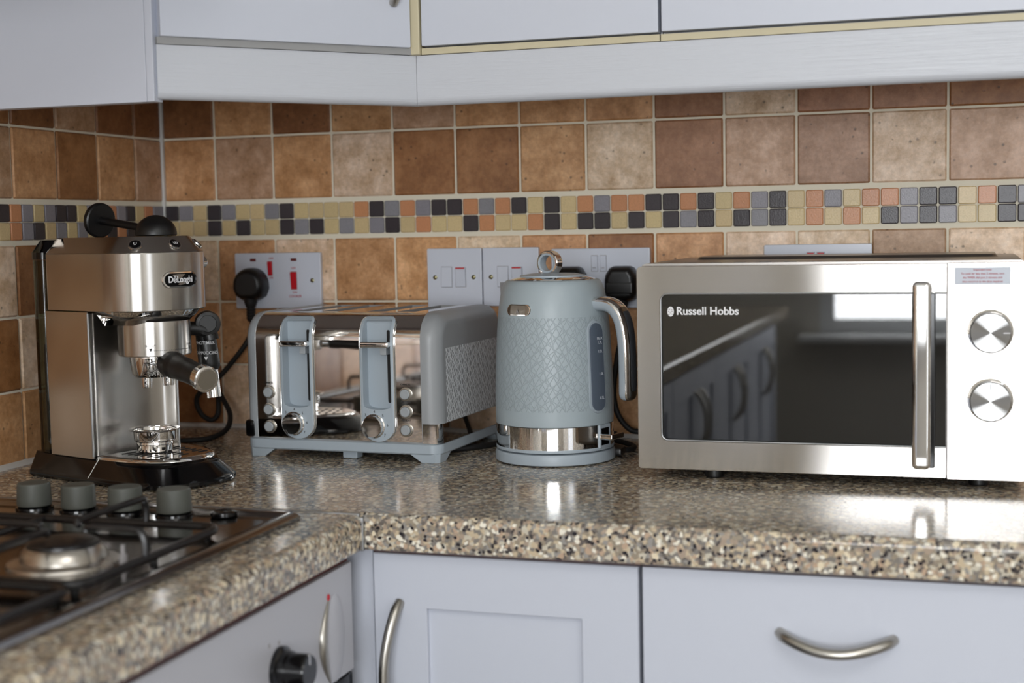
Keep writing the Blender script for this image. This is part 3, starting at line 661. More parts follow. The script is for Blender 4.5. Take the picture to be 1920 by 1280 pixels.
for k in range(36):
    a = math.radians(90-k*9); tk.box(-.0003, .0003, Y0-.0003, Y0, .0265, .0282 if k % 2 else .0288, mat=T(1.2511, 0, .1031) @ R(-90+math.degrees(a), 'Y') if False else T(1.2511, 0, .1031) @ R(k*9, 'Y'))
for k in range(-10, 11):
    tk.box(-.0003, .0003, Y0-.0003, Y0, .0262, .0275, mat=T(1.2508, 0, .1808) @ R(k*9, 'Y'))
obj('dial_ticks', tk, M['greyprint'], cpn, smooth=False)['kind'] = 'stuff'
lb_ = obj('notice_label', MB().box(1.2120, 1.2718, Y0-.0004, Y0, .2335, .2528), M['label'], cpn, smooth=False)
for k, s in enumerate(('Important note:', 'To cook for less than 2 minutes, turn', 'the TIMER dial past 2 minutes and', 'then return it to the time required')):
    text('lettering', s, .0032, M['redprint'], lb_, T(1.2419, Y0-.0007, .2500-.0044*k) @ FACE, sx=.95)
lg = text('lettering', 'Russell Hobbs', .0132, M['whiteprint'], door, T(.8936, Y0+.0026, .2032) @ FACE, 'LEFT', sx=.99, bold=.0003)
lg['label'] = 'white maker lettering'
em = MB().lathe([(0, 0), (.0048, 0), (.0048, .0003), (0, .0003)], 28, T(.8868, Y0+.0026, .2030) @ R(90, 'X') @ Matrix.Diagonal((.82, 1.25, 1, 1)))
eo = obj('emblem', em, M['whiteprint'], door)
ed = MB()
for a, b2, c, d2 in ((-.0022, -.0008, .0020, .0030), (.0006, .0022, .0018, .0026), (-.003, -.0014, -.0002, .0006), (.0004, .0030, .0000, .0007), (-.0012, .0010, -.0020, -.0013), (.0012, .0024, -.0036, -.0028), (-.0026, -.0010, -.0042, -.0034), (-.0006, .0006, .0038, .0044)):
    ed.box(.8868+a, .8868+b2, Y0+.0020, Y0+.0023, .2030+c, .2030+d2, mat=None)
obj('emblem_detail', ed, M['greyprint'], eo, smooth=False)
for fx, fy in ((.9336, -.305), (1.2396, -.298), (.9336, -.07), (1.2396, -.07)):
    obj('foot', MB().lathe([(0, 0.0002), (.0105, .0002), (.0115, .002), (.0115, .0125), (0, .0125)], 24, T(fx, fy, 0)), M['black'], mw)

# ================================================================ kettle
KC = (.704, -.205); FA = math.degrees(math.atan2(-2.03-KC[1], 1.2258-KC[0]))   # direction to the photographer
ke = thing('kettle', 'pale grey embossed cordless kettle with chrome ring on its lid', 'kettle', (KC[0], KC[1], .0175))
def kz(mb): return rel(mb, -.0175)
body = [(.0700, .0505), (.0779, .0508), (.0783, .060), (.0782, .090), (.0775, .114), (.0764, .140), (.0748, .171), (.0722, .200), (.0686, .222), (.0655, .2315), (.0630, .2360), (.0600, .2378), (.0570, .2380)]
kb = obj('kettle_body', kz(MB().lathe(body, 96)), M['kettle'], ke)
obj('base_band', kz(MB().lathe([(.0, .0182), (.0770, .0182), (.0779, .0190), (.0779, .0500), (.0770, .0506), (.0, .0506)], 96)), M['chrome'], ke)
obj('lower_rim', kz(MB().lathe([(.0700, .0176), (.0783, .0176), (.0785, .0200), (.0781, .0215), (.0765, .0216)], 96)), M['grey'], ke)
lid = obj('lid', kz(MB().lathe([(.0435, .2405), (.0430, .2434), (.030, .2455), (.012, .2462), (0, .2462)], 64)), M['grey'], ke)
obj('lid_rim', kz(MB().lathe([(.0570, .2374), (.0560, .2390), (.0500, .2408), (.0435, .2420), (.0425, .2405)], 80)), M['chrome'], lid)
# ring grip: faces a little to the left of the photographer
ringM = T(-.0035, -.001, .2592) @ R(FA+90-33, 'Z') @ R(90, 'X')
rgp = [(.0095, -.0060), (.0140, -.0075), (.0158, -.0060), (.0162, 0), (.0158, .0060), (.0140, .0075), (.0138, .0068), (.0138, -.0068), (.0095, -.0055)]
obj('ring_grip', kz(MB().lathe([(.0128, -.0075), (.0152, -.0073), (.0163, -.0060), (.0166, 0), (.0163, .0060), (.0152, .0073), (.0128, .0075)], 56, ringM)), M['chrome'], lid)
obj('ring_lining', kz(MB().lathe([(.0135, -.0070), (.0128, -.0080), (.0105, -.0074), (.0098, -.0050), (.0098, .0050), (.0105, .0074), (.0128, .0080), (.0135, .0070)], 56, ringM)), M['grey'], lid)
# handle
HA = FA+57                       # azimuth of the handle
def hpt(r, z, t=0):
    a = math.radians(HA); return Vector((r*math.cos(a)-t*math.sin(a), r*math.sin(a)+t*math.cos(a), z))
hpath = [(.060, .2075), (.074, .2080), (.088, .2065), (.0985, .2000), (.1060, .1885), (.1105, .1720), (.1128, .150), (.1135, .125), (.1135, .100), (.1132, .0835)]
hs = smooth_path([hpt(r, z) for r, z in hpath], 5)
tang = Vector((-math.sin(math.radians(HA)), math.cos(math.radians(HA)), 0))
def handle_loft(sec, rings):
    out_ = []
    P = [Vector(p) for p in rings]
    for i in range(len(P)):
        t = (P[min(i+1, len(P)-1)]-P[max(i-1, 0)]).normalized(); nrm = t.cross(tang).normalized()
        if nrm.dot(Vector((math.cos(math.radians(HA)), math.sin(math.radians(HA)), .6))) < 0: nrm = -nrm
        k = 1.
        e = len(P)-1-i
        if e < 4: k = (.55, .80, .93, .99)[e]
        out_.append([tuple(P[i]+tang*(a*k)+nrm*(b_*k)) for a, b_ in sec])
    return MB().loft(out_)
# section (across, outwards)
def sect(w, h0, h1, n=10, flat=.0):
    pts = []
    for k in range(n*4):
        a = 2*PI*k/(n*4); c, s = math.cos(a), math.sin(a)
        x = w*math.copysign(abs(c)**.75, c); y = (h1 if s > 0 else -h0)*abs(s)**.8
        pts.append((x, y))
    return pts
ho = obj('handle', kz(handle_loft(sect(.0145, .0105, .0060), hs)), M['grey'], ke)
obj('handle_trim', kz(handle_loft([(x, y+.0012) for x, y in sect(.0140, .0015, .0072)], hs[3:])), M['chrome'], ho)
obj('handle_grip', kz(handle_loft([(x, y+.0030) for x, y in sect(.0098, .0020, .0062)], hs[18:-2])), M['darkgrey'], ho)
# water window
WA = FA+46
def shell_pt(deg, z, off):
    rs = body; r = None
    for (r0, z0), (r1, z1) in zip(rs[1:], rs[2:]):
        if z0 <= z <= z1: r = r0+(r1-r0)*(z-z0)/(z1-z0)
    r = (r or .0783)+off; a = math.radians(deg); return (r*math.cos(a), r*math.sin(a), z)
def shell_patch(deg0, w, z0, z1, rcorner, off0, off1, thick_rings=3):
    """rounded outline wrapped on the kettle wall; w = half width in metres"""
    pts = rr(-w, w, z0, z1, rcorner, 8); rings = []
    def ring(ins, off):
        return [shell_pt(deg0+math.degrees(x/.077), z, off) for x, z in inset(pts, ins)]
    rings = [ring(0, off0), ring(0, off1*.6+off0*.4), ring(.0008, off1)]
    for s in (.3, .6, .92): rings.append(ring(s*min(w, (z1-z0)/2), off1))
    return MB().loft(rings)
wf = obj('window_frame', kz(shell_patch(WA, .0155, .0660, .1860, .0150, -.002, .0014)), M['grey'], ke)
wi = obj('water_window', kz(shell_patch(WA, .0125, .0690, .1830, .0122, -.002, .0026)), M['window_grey'], wf)
for s, z in (('MAX\n1.7L', .160), ('1.5L', .146), ('1.0L', .117), ('0.5L', .086)):
    a = WA+3; p = shell_pt(a, z, .0032)
    text('lettering', s, .0052, M['label'], wi, kzM := (T(p[0], p[1], p[2]-.0175) @ R(a+90, 'Z') @ FACE))
pl = obj('badge', kz(shell_patch(FA-38.5, .0205, .1935, .2090, .0075, -.001, .0016)), M['chrome'], ke)
pi = obj('badge_plate', kz(shell_patch(FA-38.5, .0190, .1948, .2077, .0064, -.001, .0022)), M['satin'], pl)
p = shell_pt(FA-38.5, .2012, .0026)
text('lettering', '^', .012, M['greyprint'], pi, T(p[0], p[1], p[2]-.0215) @ R(FA-38.5+90, 'Z') @ FACE)
# spout opposite the handle
SA = HA+180; sp_ = []
a = math.radians(SA); ux, uy = math.cos(a), math.sin(a)
spv = lambda r, t, z: (r*ux-t*uy, r*uy+t*ux, z-.0175)
spm = MB().quads([spv(.064, -.020, .226), spv(.064, .020, .226), spv(.0850, 0, .2330), spv(.074, -.014, .196), spv(.074, .014, .196), spv(.060, -.018, .2345), spv(.060, .018, .2345)], [(0, 3, 2), (3, 4, 2), (4, 1, 2), (0, 2, 5), (2, 6, 5), (1, 6, 2)])
obj('spout', spm, M['grey'], ke)
# switch at the foot of the handle
SW = FA+57; a = math.radians(SW); ux, uy = math.cos(a), math.sin(a)
swM = T(0, 0, -.0175) @ R(SW+90, 'Z')
sh = obj('switch_housing', MB().box(-.0150, .0110, -.0792, -.0700, .0200, .0505, .001, 2, swM), M['grey'], ke)
obj('switch_recess', MB().box(-.0125, .0060, -.0796, -.0780, .0240, .0460, .0, 1, swM), M['gloss'], sh)
obj('switch_lever', MB().box(-.0165, .0150, -.0975, -.0780, .0320, .0395, .0018, 3, swM), M['chrome'], sh)
# power base
kb_ = thing('power_stand', 'low round pale grey power stand under the kettle', 'power base', (KC[0], KC[1], 0))
obj('base_disc', MB().lathe([(0, .0005), (.0770, .0005), (.0795, .0020), (.0797, .0110), (.0782, .0150), (.0740, .0165), (0, .0165)], 96), M['grey'], kb_)
obj('foot_ring', MB().lathe([(.060, .0), (.066, .0), (.066, .001), (.060, .001)], 48), M['black'], kb_)

# ================================================================ toaster
to = thing('toaster', 'four-slice chrome and pale grey toaster with two levers', 'toaster', (.2955, -.2694, 0), math.radians(-3))
D, RT, ZT = .243, .036, .1965
def prof(n=10):
    """front to back over the top: list of (v, z)"""
    p = [(.006, .0240), (.005, .050), (.005, .069), (.005, .11), (.005, .1500)]
    for k in range(n+1):
        a = math.radians(180-90*k/n); p.append((.005+RT+RT*math.cos(a), ZT-RT+RT*math.sin(a)))
    p += [(.052, ZT), (.12, ZT), (.205, ZT)]
    for k in range(n+1):
        a = math.radians(90-90*k/n); p.append((D-RT+RT*math.cos(a), ZT-RT+RT*math.sin(a)))
    p += [(D, .10), (D, .0240)]; return p
P = prof()
x0, x1 = .0, .2474
slots = [(.030, .058), (.076, .104), (.146, .174), (.192, .220)]
trs = [(.0435, .0845), (.1640, .2050)]
us = sorted(set([x0, x1]+[a for s in slots for a in s]+[a for s in trs for a in s]))
vs = []; fs = []
for u in us:
    for (v, z) in P: vs.append((u, v, z))
n = len(P); iz = [i for i, (v, z) in enumerate(P)]
for i in range(len(us)-1):
    um = (us[i]+us[i+1])/2
    for j in range(n-1):
        vm, zm = (P[j][0]+P[j+1][0])/2, (P[j][1]+P[j+1][1])/2
        if zm > ZT-.0005 and .052 < vm < .205 and any(a < um < b for a, b in slots): continue
        if vm < .020 and .069 < zm < .186 and any(a < um < b for a, b in trs): continue
        fs.append((i*n+j, i*n+j+1, (i+1)*n+j+1, (i+1)*n+j))
obj('chrome_shell', MB().quads(vs, fs), M['chrome'], to, 40)
for a, b in slots:
    mb = MB()      # open slot lining
    q = [(a, .052), (b, .052), (b, .205), (a, .205)]
    mb.loft([[(x, y, ZT) for x, y in q], [(x, y, .09) for x, y in q]], cap=False)
    so = obj('bread_slot', mb, M['inner'], to, smooth=False)
    cg = MB()
    for k in range(6):
        for s in (a+.005, b-.005): cg.tube([(s, .062+.026*k, .188), (s, .062+.026*k, .11)], .0009, 6)
    cg.box((a+b)/2-.003, (a+b)/2+.003, .054, .203, .150, .154)
    obj('bread_guide', cg, M['chrome'], so)
# grey end cheeks
def cheek(ua, ub, outer_right):
    pr = [(v, z) for v, z in P]
    prof_out = pr+[]
    rings = []
    for t, ins in ((0, -.0012), (.25, -.0012), (.55, .0000), (.80, .0050), (.93, .0110), (1., .0180)):
        u = ua+(ub-ua)*t
        closed = [(v, max(z, .026)) for v, z in inset(pr, ins)]
        rings.append([(u, v, z) for v, z in closed])
    return MB().loft(rings)
pl_ = inset(P, 0)
obj('side_panel', cheek(.0, -.019, False), M['greymetal'], to, 50)
obj('side_panel', cheek(x1, .2735, True), M['tside'], to, 50)
# lower chrome band along the right side, black switch block low on the left corner
bnd = [( .0035, .0262), (.0035, .0520)]
def band(ua, ub, z0, z1, dv):
    pts = [(ua, -dv+.004), (ub-.014, -dv+.004), (ub-.004, .0035), (ub+dv, .0150), (ub+dv, D-.014), (ub-.010, D+dv), (ua, D+dv)]
    return MB().loft([[(x, y, z0) for x, y in pts], [(x, y, z1) for x, y in pts]])
obj('side_band', band(x1+.0015, .2735, .0255, .0515, .0008), M['chrome'], to, 60)
obj('corner_block', MB().box(-.0192, -.004, .002, .030, .0262, .0500, .004), M['gloss'], to)
# base with feet
bo = rr(-.0165, .2745, -.0005, D+.004, .016, 6)
ba = obj('base', MB().loft([[(x, y, .0110) for x, y in inset(bo, .002)], [(x, y, .0130) for x, y in bo], [(x, y, .0240) for x, y in bo], [(x, y, .0258) for x, y in inset(bo, .003)]]), M['grey'], to)
def foot(cx, sx, cy, sy):
    top = [(cx, cy), (cx+sx*.042, cy), (cx+sx*.042, cy+sy*.014), (cx+sx*.014, cy+sy*.042), (cx, cy+sy*.042)]
    bot = [(cx, cy), (cx+sx*.022, cy), (cx+sx*.024, cy+sy*.010), (cx+sx*.012, cy+sy*.024), (cx, cy+sy*.022)]
    top = [(cx+sx*.006, cy), (cx+sx*.044, cy), (cx+sx*.044, cy+sy*.016), (cx+sx*.016, cy+sy*.044), (cx, cy+sy*.044), (cx, cy+sy*.006)]
    bot = [(cx+sx*.006, cy+sy*.001), (cx+sx*.025, cy+sy*.001), (cx+sx*.025, cy+sy*.012), (cx+sx*.012, cy+sy*.026), (cx+sx*.001, cy+sy*.026), (cx+sx*.001, cy+sy*.006)]
    return MB().loft([[(x, y, .0132) for x, y in top], [(x, y, .0002) for x, y in bot]])
for cx, sx, cy, sy in ((-.0140, 1, .0015, 1), (.2720, -1, .0015, 1), (-.0140, 1, D+.0015, -1), (.2720, -1, D+.0015, -1)):
    obj('foot', foot(cx, sx, cy, sy), M['grey'], ba, 30)
obj('foot', MB().box(.1255, .1475, .012, .030, .0003, .0125, .002), M['grey'], ba)
# lever panels: plate follows the shell, with an open trough
def on_shell(u, z, off):
    if z <= ZT-RT: return (u, .005-off, z)
    zz = min(z, ZT-.0001); s = (zz-(ZT-RT))/RT; a = PI-math.asin(min(1, s))
    return (u, .005+RT+(RT+off)*math.cos(a), ZT-RT+(RT+off)*math.sin(a))
for k, uc in enumerate((.0640, .1845)):
    w = .0245; zc = .0480
    outp = []; inn = []
    NB = 16
    for i in range(NB+1):
        a = math.radians(180+180*i/NB); outp.append((uc+w*math.cos(a), zc+.0222*math.sin(a)))
        inn.append((uc+.0205*math.cos(a)*(1 if abs(math.cos(a)) < .01 else min(1, abs(math.cos(a))**-.0)), .0790+.0100*math.copysign(abs(math.sin(a))**.5, math.sin(a))))
    # right edge upwards, top, left edge down
    ups = [.075, .095, .115, .135, .150, .160, .168, .175, .180]
    for z in ups: outp.append((uc+w, z)); inn.append((uc+.0205, max(.083, z)))
    tops = [(1, .1850), (.93, .1880), (.80, .1900), (.5, .1903), (0, .1903), (-.5, .1903), (-.80, .1900), (-.93, .1880), (-1, .1850)]
    for f, z in tops: outp.append((uc+w*f, z)); inn.append((uc+.0205*f, min(.1870, z-.001)))
    for z in ups[::-1]: outp.append((uc-w, z)); inn.append((uc-.0205, max(.083, z)))
    r0 = [on_shell(u, z, -.001) for u, z in outp]; r1 = [on_shell(u, z, .0022) for u, z in outp]
    r2 = [on_shell(u, z, .0030) for u, z in inset(outp, .0012)]; r3 = [on_shell(u, z, .0030) for u, z in inn]
    r4 = [(u, max(.0185, on_shell(u, z, 0)[1]+.0002), z) for u, z in inn]
    pn = obj('lever_panel', MB().loft([r0, r1, r2, r3, r4], cap=False), M['grey'], to, 45)
    obj('panel_edge', MB().tube([on_shell(u, z, .0022) for u, z in inset(outp, -.0004)], .0007, 6, closed=True), M['chrome'], pn)
    obj('trough', MB().box(uc-.0208, uc+.0208, .0185, .0205, .0680, .1885), M['grey'], pn, smooth=False)
    obj('lever_slot', MB().prism(rr(uc+.0085, uc+.0130, .0765, .1740, .0022, 4), .0180, .0190, 'xz'), M['cavity'], pn, smooth=False)
    lv = obj('lever', MB().box(uc-.0208, uc+.0205, -.0070, .0040, .1520, .1600, .0022, 3), M['chrome'], pn)
    obj('lever_stem', MB().box(uc+.0055, uc+.0145, .002, .0190, .1420, .1530, .001), M['greymetal'], lv)
    # browning dial
    ku = uc-.0055
    dk = obj('browning_dial', MB().lathe([(0, .003), (.0162, .003), (.0162, .0045), (.0148, .0055), (.0146, .0105), (.0136, .0118), (0, .0118)], 48, T(ku, .005, .0470) @ R(90, 'X')), M['chrome'], pn)
    obj('dial_pointer', MB().box(ku-.0078, ku-.0062, -.0074, -.0066, .0330, .0395, 0, 1, T(ku-.007, 0, .036) @ R(-35, 'Y') @ T(-ku+.007, 0, -.036)), M['print'], dk, smooth=False)
    for s, an in (('3', 130), ('4', 88), ('5', 48), ('6', 5), ('7', -38)):
        rr2 = .0196; aa = math.radians(an)
        text('numeral', s, .0052, M['print'], pn, T(ku+rr2*math.cos(aa), .0018, .0470+rr2*math.sin(aa)*.98) @ FACE)
for bu, zs, lab in ((.0192, (.0886, .0650, .0414), ('CANCEL', '', '')), (.2247, (.0904, .0670, .0428), ('CANCEL', 'FROZEN', 'REHEAT'))):
    for z, s in zip(zs, lab):
        bt = obj('button', MB().lathe([(0, 0), (.0068, 0), (.0068, .0042), (.0058, .0052), (0, .0052)], 28, T(bu, .005, z) @ R(90, 'X')), M['greymetal'], to)
        obj('button_ring', MB().lathe([(.0070, .0), (.0092, .0), (.0088, .0022), (.0072, .0024)], 32, T(bu, .005, z) @ R(90, 'X')), M['satin'], bt)
        if s: text('lettering', s, .0038, M['print'], bt, T(bu, .0046, z+.0128) @ FACE)

# ================================================================ coffee machine
CM = thing('coffee_machine', 'slim brushed steel espresso machine with black base, left by the wall', 'coffee machine', (.205*math.cos(math.radians(20))-.339*math.sin(math.radians(20)), -.205*math.sin(math.radians(20))-.339*math.cos(math.radians(20)), 0), math.radians(-20))
def dshape(ur, u1, uf, w, p=.85, q=.85, n=28, rc=.006):
    """rounded back corners, straight flanks, bowed front; counter-clockwise"""
    pts = []
    for k in range(4): a = math.radians(180+90*k/3); pts.append((ur+rc+rc*math.cos(a), -w+rc+rc*math.sin(a)))
    for k in range(n+1):
        t = -PI/2+PI*k/n; c, s = math.cos(t), math.sin(t)
        pts.append((u1+(uf-u1)*abs(c)**p, w*math.copysign(abs(s)**q, s)))
    for k in range(4): a = math.radians(90+90*k/3); pts.append((ur+rc+rc*math.cos(a), w-rc+rc*math.sin(a)))
    return pts
# base
b0 = [(x, y-.004) for x, y in dshape(.024, .205, .2900, .0745, .66, .76)]; b1 = dshape(.020, .165, .2650, .0640, .85, .85)
obj('base', MB().loft([[(x, y, .0003) for x, y in inset(b0, .003)], [(x, y, .0025) for x, y in b0], [(x, y, .0075) for x, y in b0]]+[[(a[0]*(1-t)+b[0]*t, a[1]*(1-t)+b[1]*t, .0075+(.0305-.0075)*t) for a, b in zip(b0, b1)] for t in (.12, .4, .7, 1)]), M['gloss'], CM, 50)
fr = dshape(.152, .165, .2650, .0640, .85, .85, rc=.003)
tr = obj('drip_tray', MB().loft([[(x, y, .0300) for x, y in inset(fr, -.0005)], [(x, y, .0330) for x, y in inset(fr, .0006)], [(x, y, .0350) for x, y in inset(fr, .0045)], [(x, y, .0345) for x, y in inset(fr, .0070)]]), M['chrome'], CM, 60)
slm = MB()
for k in range(7):
    for v_ in (-.03, .0, .03):
        slm.prism(rr(.168+.0115*k, .1715+.0115*k, v_-.011*(1-.06*k), v_+.011*(1-.06*k), .0015, 3), .0346, .0350)
obj('drain_slots', slm, M['cavity'], tr, smooth=False)
obj('seam', MB().tube([(.155, -.0642, .031), (.1500, -.0785, .0078)], .0005, 6), M['satin'], CM)
# body shell and front recess
obj('side_panel', MB().box(.062, .148, -.0680, -.0650, .0300, .2128, .0005), M['steel'], CM)
obj('side_panel', MB().box(.062, .148, .0650, .0680, .0300, .2128, .0005), M['steel'], CM)
back = [(.1480, -.0680)]
for k in range(17):
    t = -1+2*k/16; back.append((.1475-.016*math.sqrt(max(0, 1-abs(t)**2.6)), .0655*t))
back += [(.1480, .0680), (.070, .0670), (.070, -.0670)]
obj('front_plate', MB().prism(back, .0310, .2100), M['steel'], CM, 40)
obj('edge_trim', MB().tube([(.1482, -.0675, .033), (.1482, -.0675, .2110)], .0013, 8), M['aluminium'], CM)
obj('edge_trim', MB().tube([(.1482, .0675, .033), (.1482, .0675, .2000)], .0011, 8), M['aluminium'], CM)
# housing
h0 = dshape(.064, .180, .2440, .0685, .80, .84)
hs_ = obj('housing', MB().loft([[(x, y, .2135) for x, y in inset(h0, .0012)], [(x, y, .2148) for x, y in h0], [(x, y, .2838) for x, y in h0], [(x, y, .2850) for x, y in inset(h0, .001)]]), M['steel'], CM, 50)
obj('bevelled_top', MB().loft([[(x, y, .2850) for x, y in inset(h0, -.0002)], [(x, y, .2862) for x, y in inset(h0, .0008)], [(x, y, .3035) for x, y in inset(h0, .0165)], [(x, y, .3045) for x, y in inset(h0, .0180)], [(x, y, .3030) for x, y in inset(h0, .0200)]]), M['steel'], CM, 40)
h2 = dshape(.155, .175, .2380, .0640, .80, .84, rc=.003)
obj('lower_collar', MB().loft([[(x, y, .2135) for x, y in h2], [(x, y, .2080) for x, y in inset(h2, .004)], [(x, y, .1960) for x, y in inset(h2, .016)]]), M['chrome'], CM, 60)
tk_ = dshape(.030, .050, .0610, .0660, .5, .6, rc=.010)
wt = obj('water_tank', MB().loft([[(x, y, .0305) for x, y in tk_], [(x, y, .2770) for x, y in tk_]]), M['tank'], CM, 50)
obj('water_tank_lid', MB().loft([[(x, y, .2775) for x, y in inset(tk_, -.001)], [(x, y, .2865) for x, y in inset(tk_, -.001)], [(x, y, .3020) for x, y in inset(tk_, .010)]]), M['gloss'], wt)
obj('tank_inside', MB().box(.038, .056, -.058, .058, .040, .170, .004), M['darkgrey'], wt)
def on_bevel(t_deg, f):
    t = math.radians(t_deg); c, s = math.cos(t), math.sin(t)
    x = .180+.064*abs(c)**.80; y = .0685*math.copysign(abs(s)**.84, s)
    nx, ny = c/.064, s/.0685; L = math.hypot(nx, ny); nx, ny = nx/L, ny/L
    return (x-nx*.0165*f, y-ny*.0165*f, .2862+.0173*f, math.degrees(math.atan2(ny, nx)))
for t_, sym in ((-48, 'U'), (0, 'UU'), (48, 'S')):
    x, y, z, az = on_bevel(t_, .48)
    MM = T(x, y, z) @ R(az, 'Z') @ R(43.6, 'Y')
    bt = obj('button', MB().lathe([(0, .0), (.0072, .0), (.0070, .0016), (.0060, .0022), (0, .0022)], 28, MM), M['gloss'], CM)
    obj('button_ring', MB().lathe([(.0071, -.0005), (.0085, -.0005), (.0081, .0012), (.0070, .0014)], 28, MM), M['chrome'], bt)
    text('symbol', sym, .0062 if len(sym) == 1 else .005, M['whiteprint'], bt, MM @ T(0, 0, .0023) @ R(90, 'Z'))
bz = .2512
def badge_ring(hw, hh, off, zc=bz):
    pts = rr(-hw, hw, zc-hh, zc+hh, hh*.98, 8); o_ = []
    for y, z in pts:
        tt = abs(y)/.0685; s = tt**(1/.84); c = math.sqrt(max(0, 1-s*s)); o_.append((.180+.064*c**.80+off, y, z))
    return o_
bg = obj('badge', MB().loft([badge_ring(.0265, .0102, -.002), badge_ring(.0265, .0102, .0012), badge_ring(.0258, .0095, .0020), badge_ring(.0240, .0080, .0020), badge_ring(.0240, .0080, .0008)]), M['chrome'], CM, 40)
obj('badge_plate', MB().loft([badge_ring(.0241, .0081, -.001), badge_ring(.0241, .0081, .0013)]), M['gloss'], bg, 40)
for i, (ch, w_) in enumerate(zip("De'Longhi", (1,)*9)): pass
bt_ = text('lettering', 'DēLonghi', .0108, M['whiteprint'], bg, T(.2445+.0022, 0, bz) @ R(90, 'Z') @ FACE, bold=.00025, sx=.86)
for v_ in bt_.data.vertices:
    y = v_.co.y; tt = min(.99, abs(y)/.0685); s = tt**(1/.84); c = math.sqrt(1-s*s); v_.co.x += .180+.064*c**.80+.0016-.2467
# boiler head, group, portafilter
gu = .1905
bh = obj('brew_head', MB().lathe([(0, .2000), (.0440, .2000), (.0448, .1930), (.0448, .1585), (.0440, .1572), (.0, .1572)], 72, T(gu, 0, 0)), M['steel'], CM)
for s, y_ in (('INSERT', -45), ('CLOSE', 30)):
    a = math.radians(y_); text('lettering', s, .0040, M['print'], bh, T(gu+.0451*math.cos(a), .0451*math.sin(a), .1705) @ R(y_+90, 'Z') @ FACE)
    text('arrow', 'v', .0060, M['print'], bh, T(gu+.0451*math.cos(a), .0451*math.sin(a), .1665) @ R(y_+90, 'Z') @ FACE, bold=.0006)
dt = MB()
for k in range(22):
    a = math.radians(-40+65*k/21); dt.sphere((gu+.0449*math.cos(a), .0449*math.sin(a), .1650), .0005, u=6, v=4)
obj('dotted_line', dt, M['print'], bh)
phi = math.radians(-12); hd = Vector((math.cos(phi), math.sin(phi), 0))
pf = obj('portafilter', MB().lathe([(0, .1568), (.0310, .1568), (.0314, .1540), (.0300, .1400), (.0285, .1330), (.0250, .1300), (.0, .1285)], 56, T(gu, 0, 0)), M['chrome'], CM)
for s in (-1, 1):
    c_ = Vector((gu+.004, s*.0165-.001, 0))
    obj('spout', MB().lathe([(.0075, .1320), (.0072, .1215), (.0066, .1170), (.0048, .1165), (.0, .1190)], 20, T(c_.x, c_.y, 0)), M['chrome'], pf)
p0 = Vector((gu, 0, .1475))+hd*.028
hp_ = [p0, p0+hd*.012+Vector((0, 0, 0)), p0+hd*.018, p0+hd*.070+Vector((0, 0, -.0075)), p0+hd*.098+Vector((0, 0, -.0125))]
obj('handle_neck', MB().tube([p0-hd*.004, p0+hd*.010], [.0130, .0150], 20), M['chrome'], pf)
hdl = pf; obj('handle', MB().tube(smooth_path([p0+hd*.008, p0+hd*.012, p0+hd*.030+Vector((0, 0, -.0022)), p0+hd*.060+Vector((0, 0, -.0065)), p0+hd*.092+Vector((0, 0, -.0115))], 5), [.0165]*5+[.0165]*5+[.0150]*5+[.0142]*5+[.0142], 28), M['black'], pf, 50)
e0 = p0+hd*.090+Vector((0, 0, -.0112)); e1 = p0+hd*.102+Vector((0, 0, -.0132)); ed_ = (e1-e0).normalized()
obj('end_cap', MB().tube([e0, e0+ed_*.001, e1, e1+ed_*.0018], [.0146, .0158, .0160, .0128], 32), M['chrome'], hdl, 40)
obj('cap_disc', MB().tube([e1+ed_*.0015, e1+ed_*.0026], [.0124, .0118], 32), M['satin'], hdl, 40)
# steam wand on the far side
sw = .0775
pv = obj('steam_pivot', MB().lathe([(0, -.012), (.0150, -.012), (.0165, -.006), (.0165, .004), (.0150, .008), (.0110, .009), (.0105, .0078), (0, .0078)], 36, T(.2050, sw-.004, .1915) @ R(math.degrees(math.atan2(-1, 1))+8, 'Z') @ R(90, 'Y')), M['black'], CM, 40)
wandp = [(.2030, sw-.014, .182), (.2060, sw-.004, .178), (.2100, sw, .168), (.2125, sw+.001, .158)]
obj('steam_joint', MB().tube(smooth_path([(.1900, sw-.028, .186), (.1990, sw-.012, .185), (.2040, sw-.002, .180), (.2060, sw, .170)], 4), [.009]*4+[.0095]*4+[.0105]*4+[.0105], 16), M['black'], pv)
wa, wb = Vector((.1950, sw, .180)), Vector((.2035, sw+.004, .0965)); wd = (wb-wa).normalized()
sl = obj('frother_sleeve', MB().tube([wa, wa+wd*.002, wa+wd*.040, wa+wd*.046, wa+wd*.050], [.0105, .0128, .0138, .0132, .0105], 28), M['black'], pv, 40)
obj('frother_tube', MB().tube([wa+wd*.048, wb+wd*.001, wb+wd*.0012], [.0098, .0094, .0060], 28), M['chrome'], sl, 40)
q_ = wa+wd*.022; 
for s, off in (('^HOT MILK', .0135), ('CAPPUCCINO', .0265)):
    cpt = wa+wd*off; rad = .0140
    az = -50
    tx = text('lettering', s, .0054, M['whiteprint'], sl, Matrix.Identity(4), bold=.0002)
    for v_ in tx.data.vertices:
        ang = math.radians(az)+v_.co.x/rad; zc_ = v_.co.y
        base = cpt-wd*zc_; v_.co = Vector((base.x+rad*math.cos(ang), base.y+rad*math.sin(ang), base.z))
text('arrow', 'v', .0065, M['whiteprint'], sl, T(*(wa+wd*.033+Vector((.0090*.9, -.0112, 0)))) @ R(40, 'Z') @ FACE, bold=.0006)
obj('steam_dial', MB().lathe([(.006, 0), (.0075, .002), (.0075, .015), (.006, .017), (0, .017)], 24, T(.192, .0665, .2700) @ R(-90, 'X')), M['chrome'], CM)
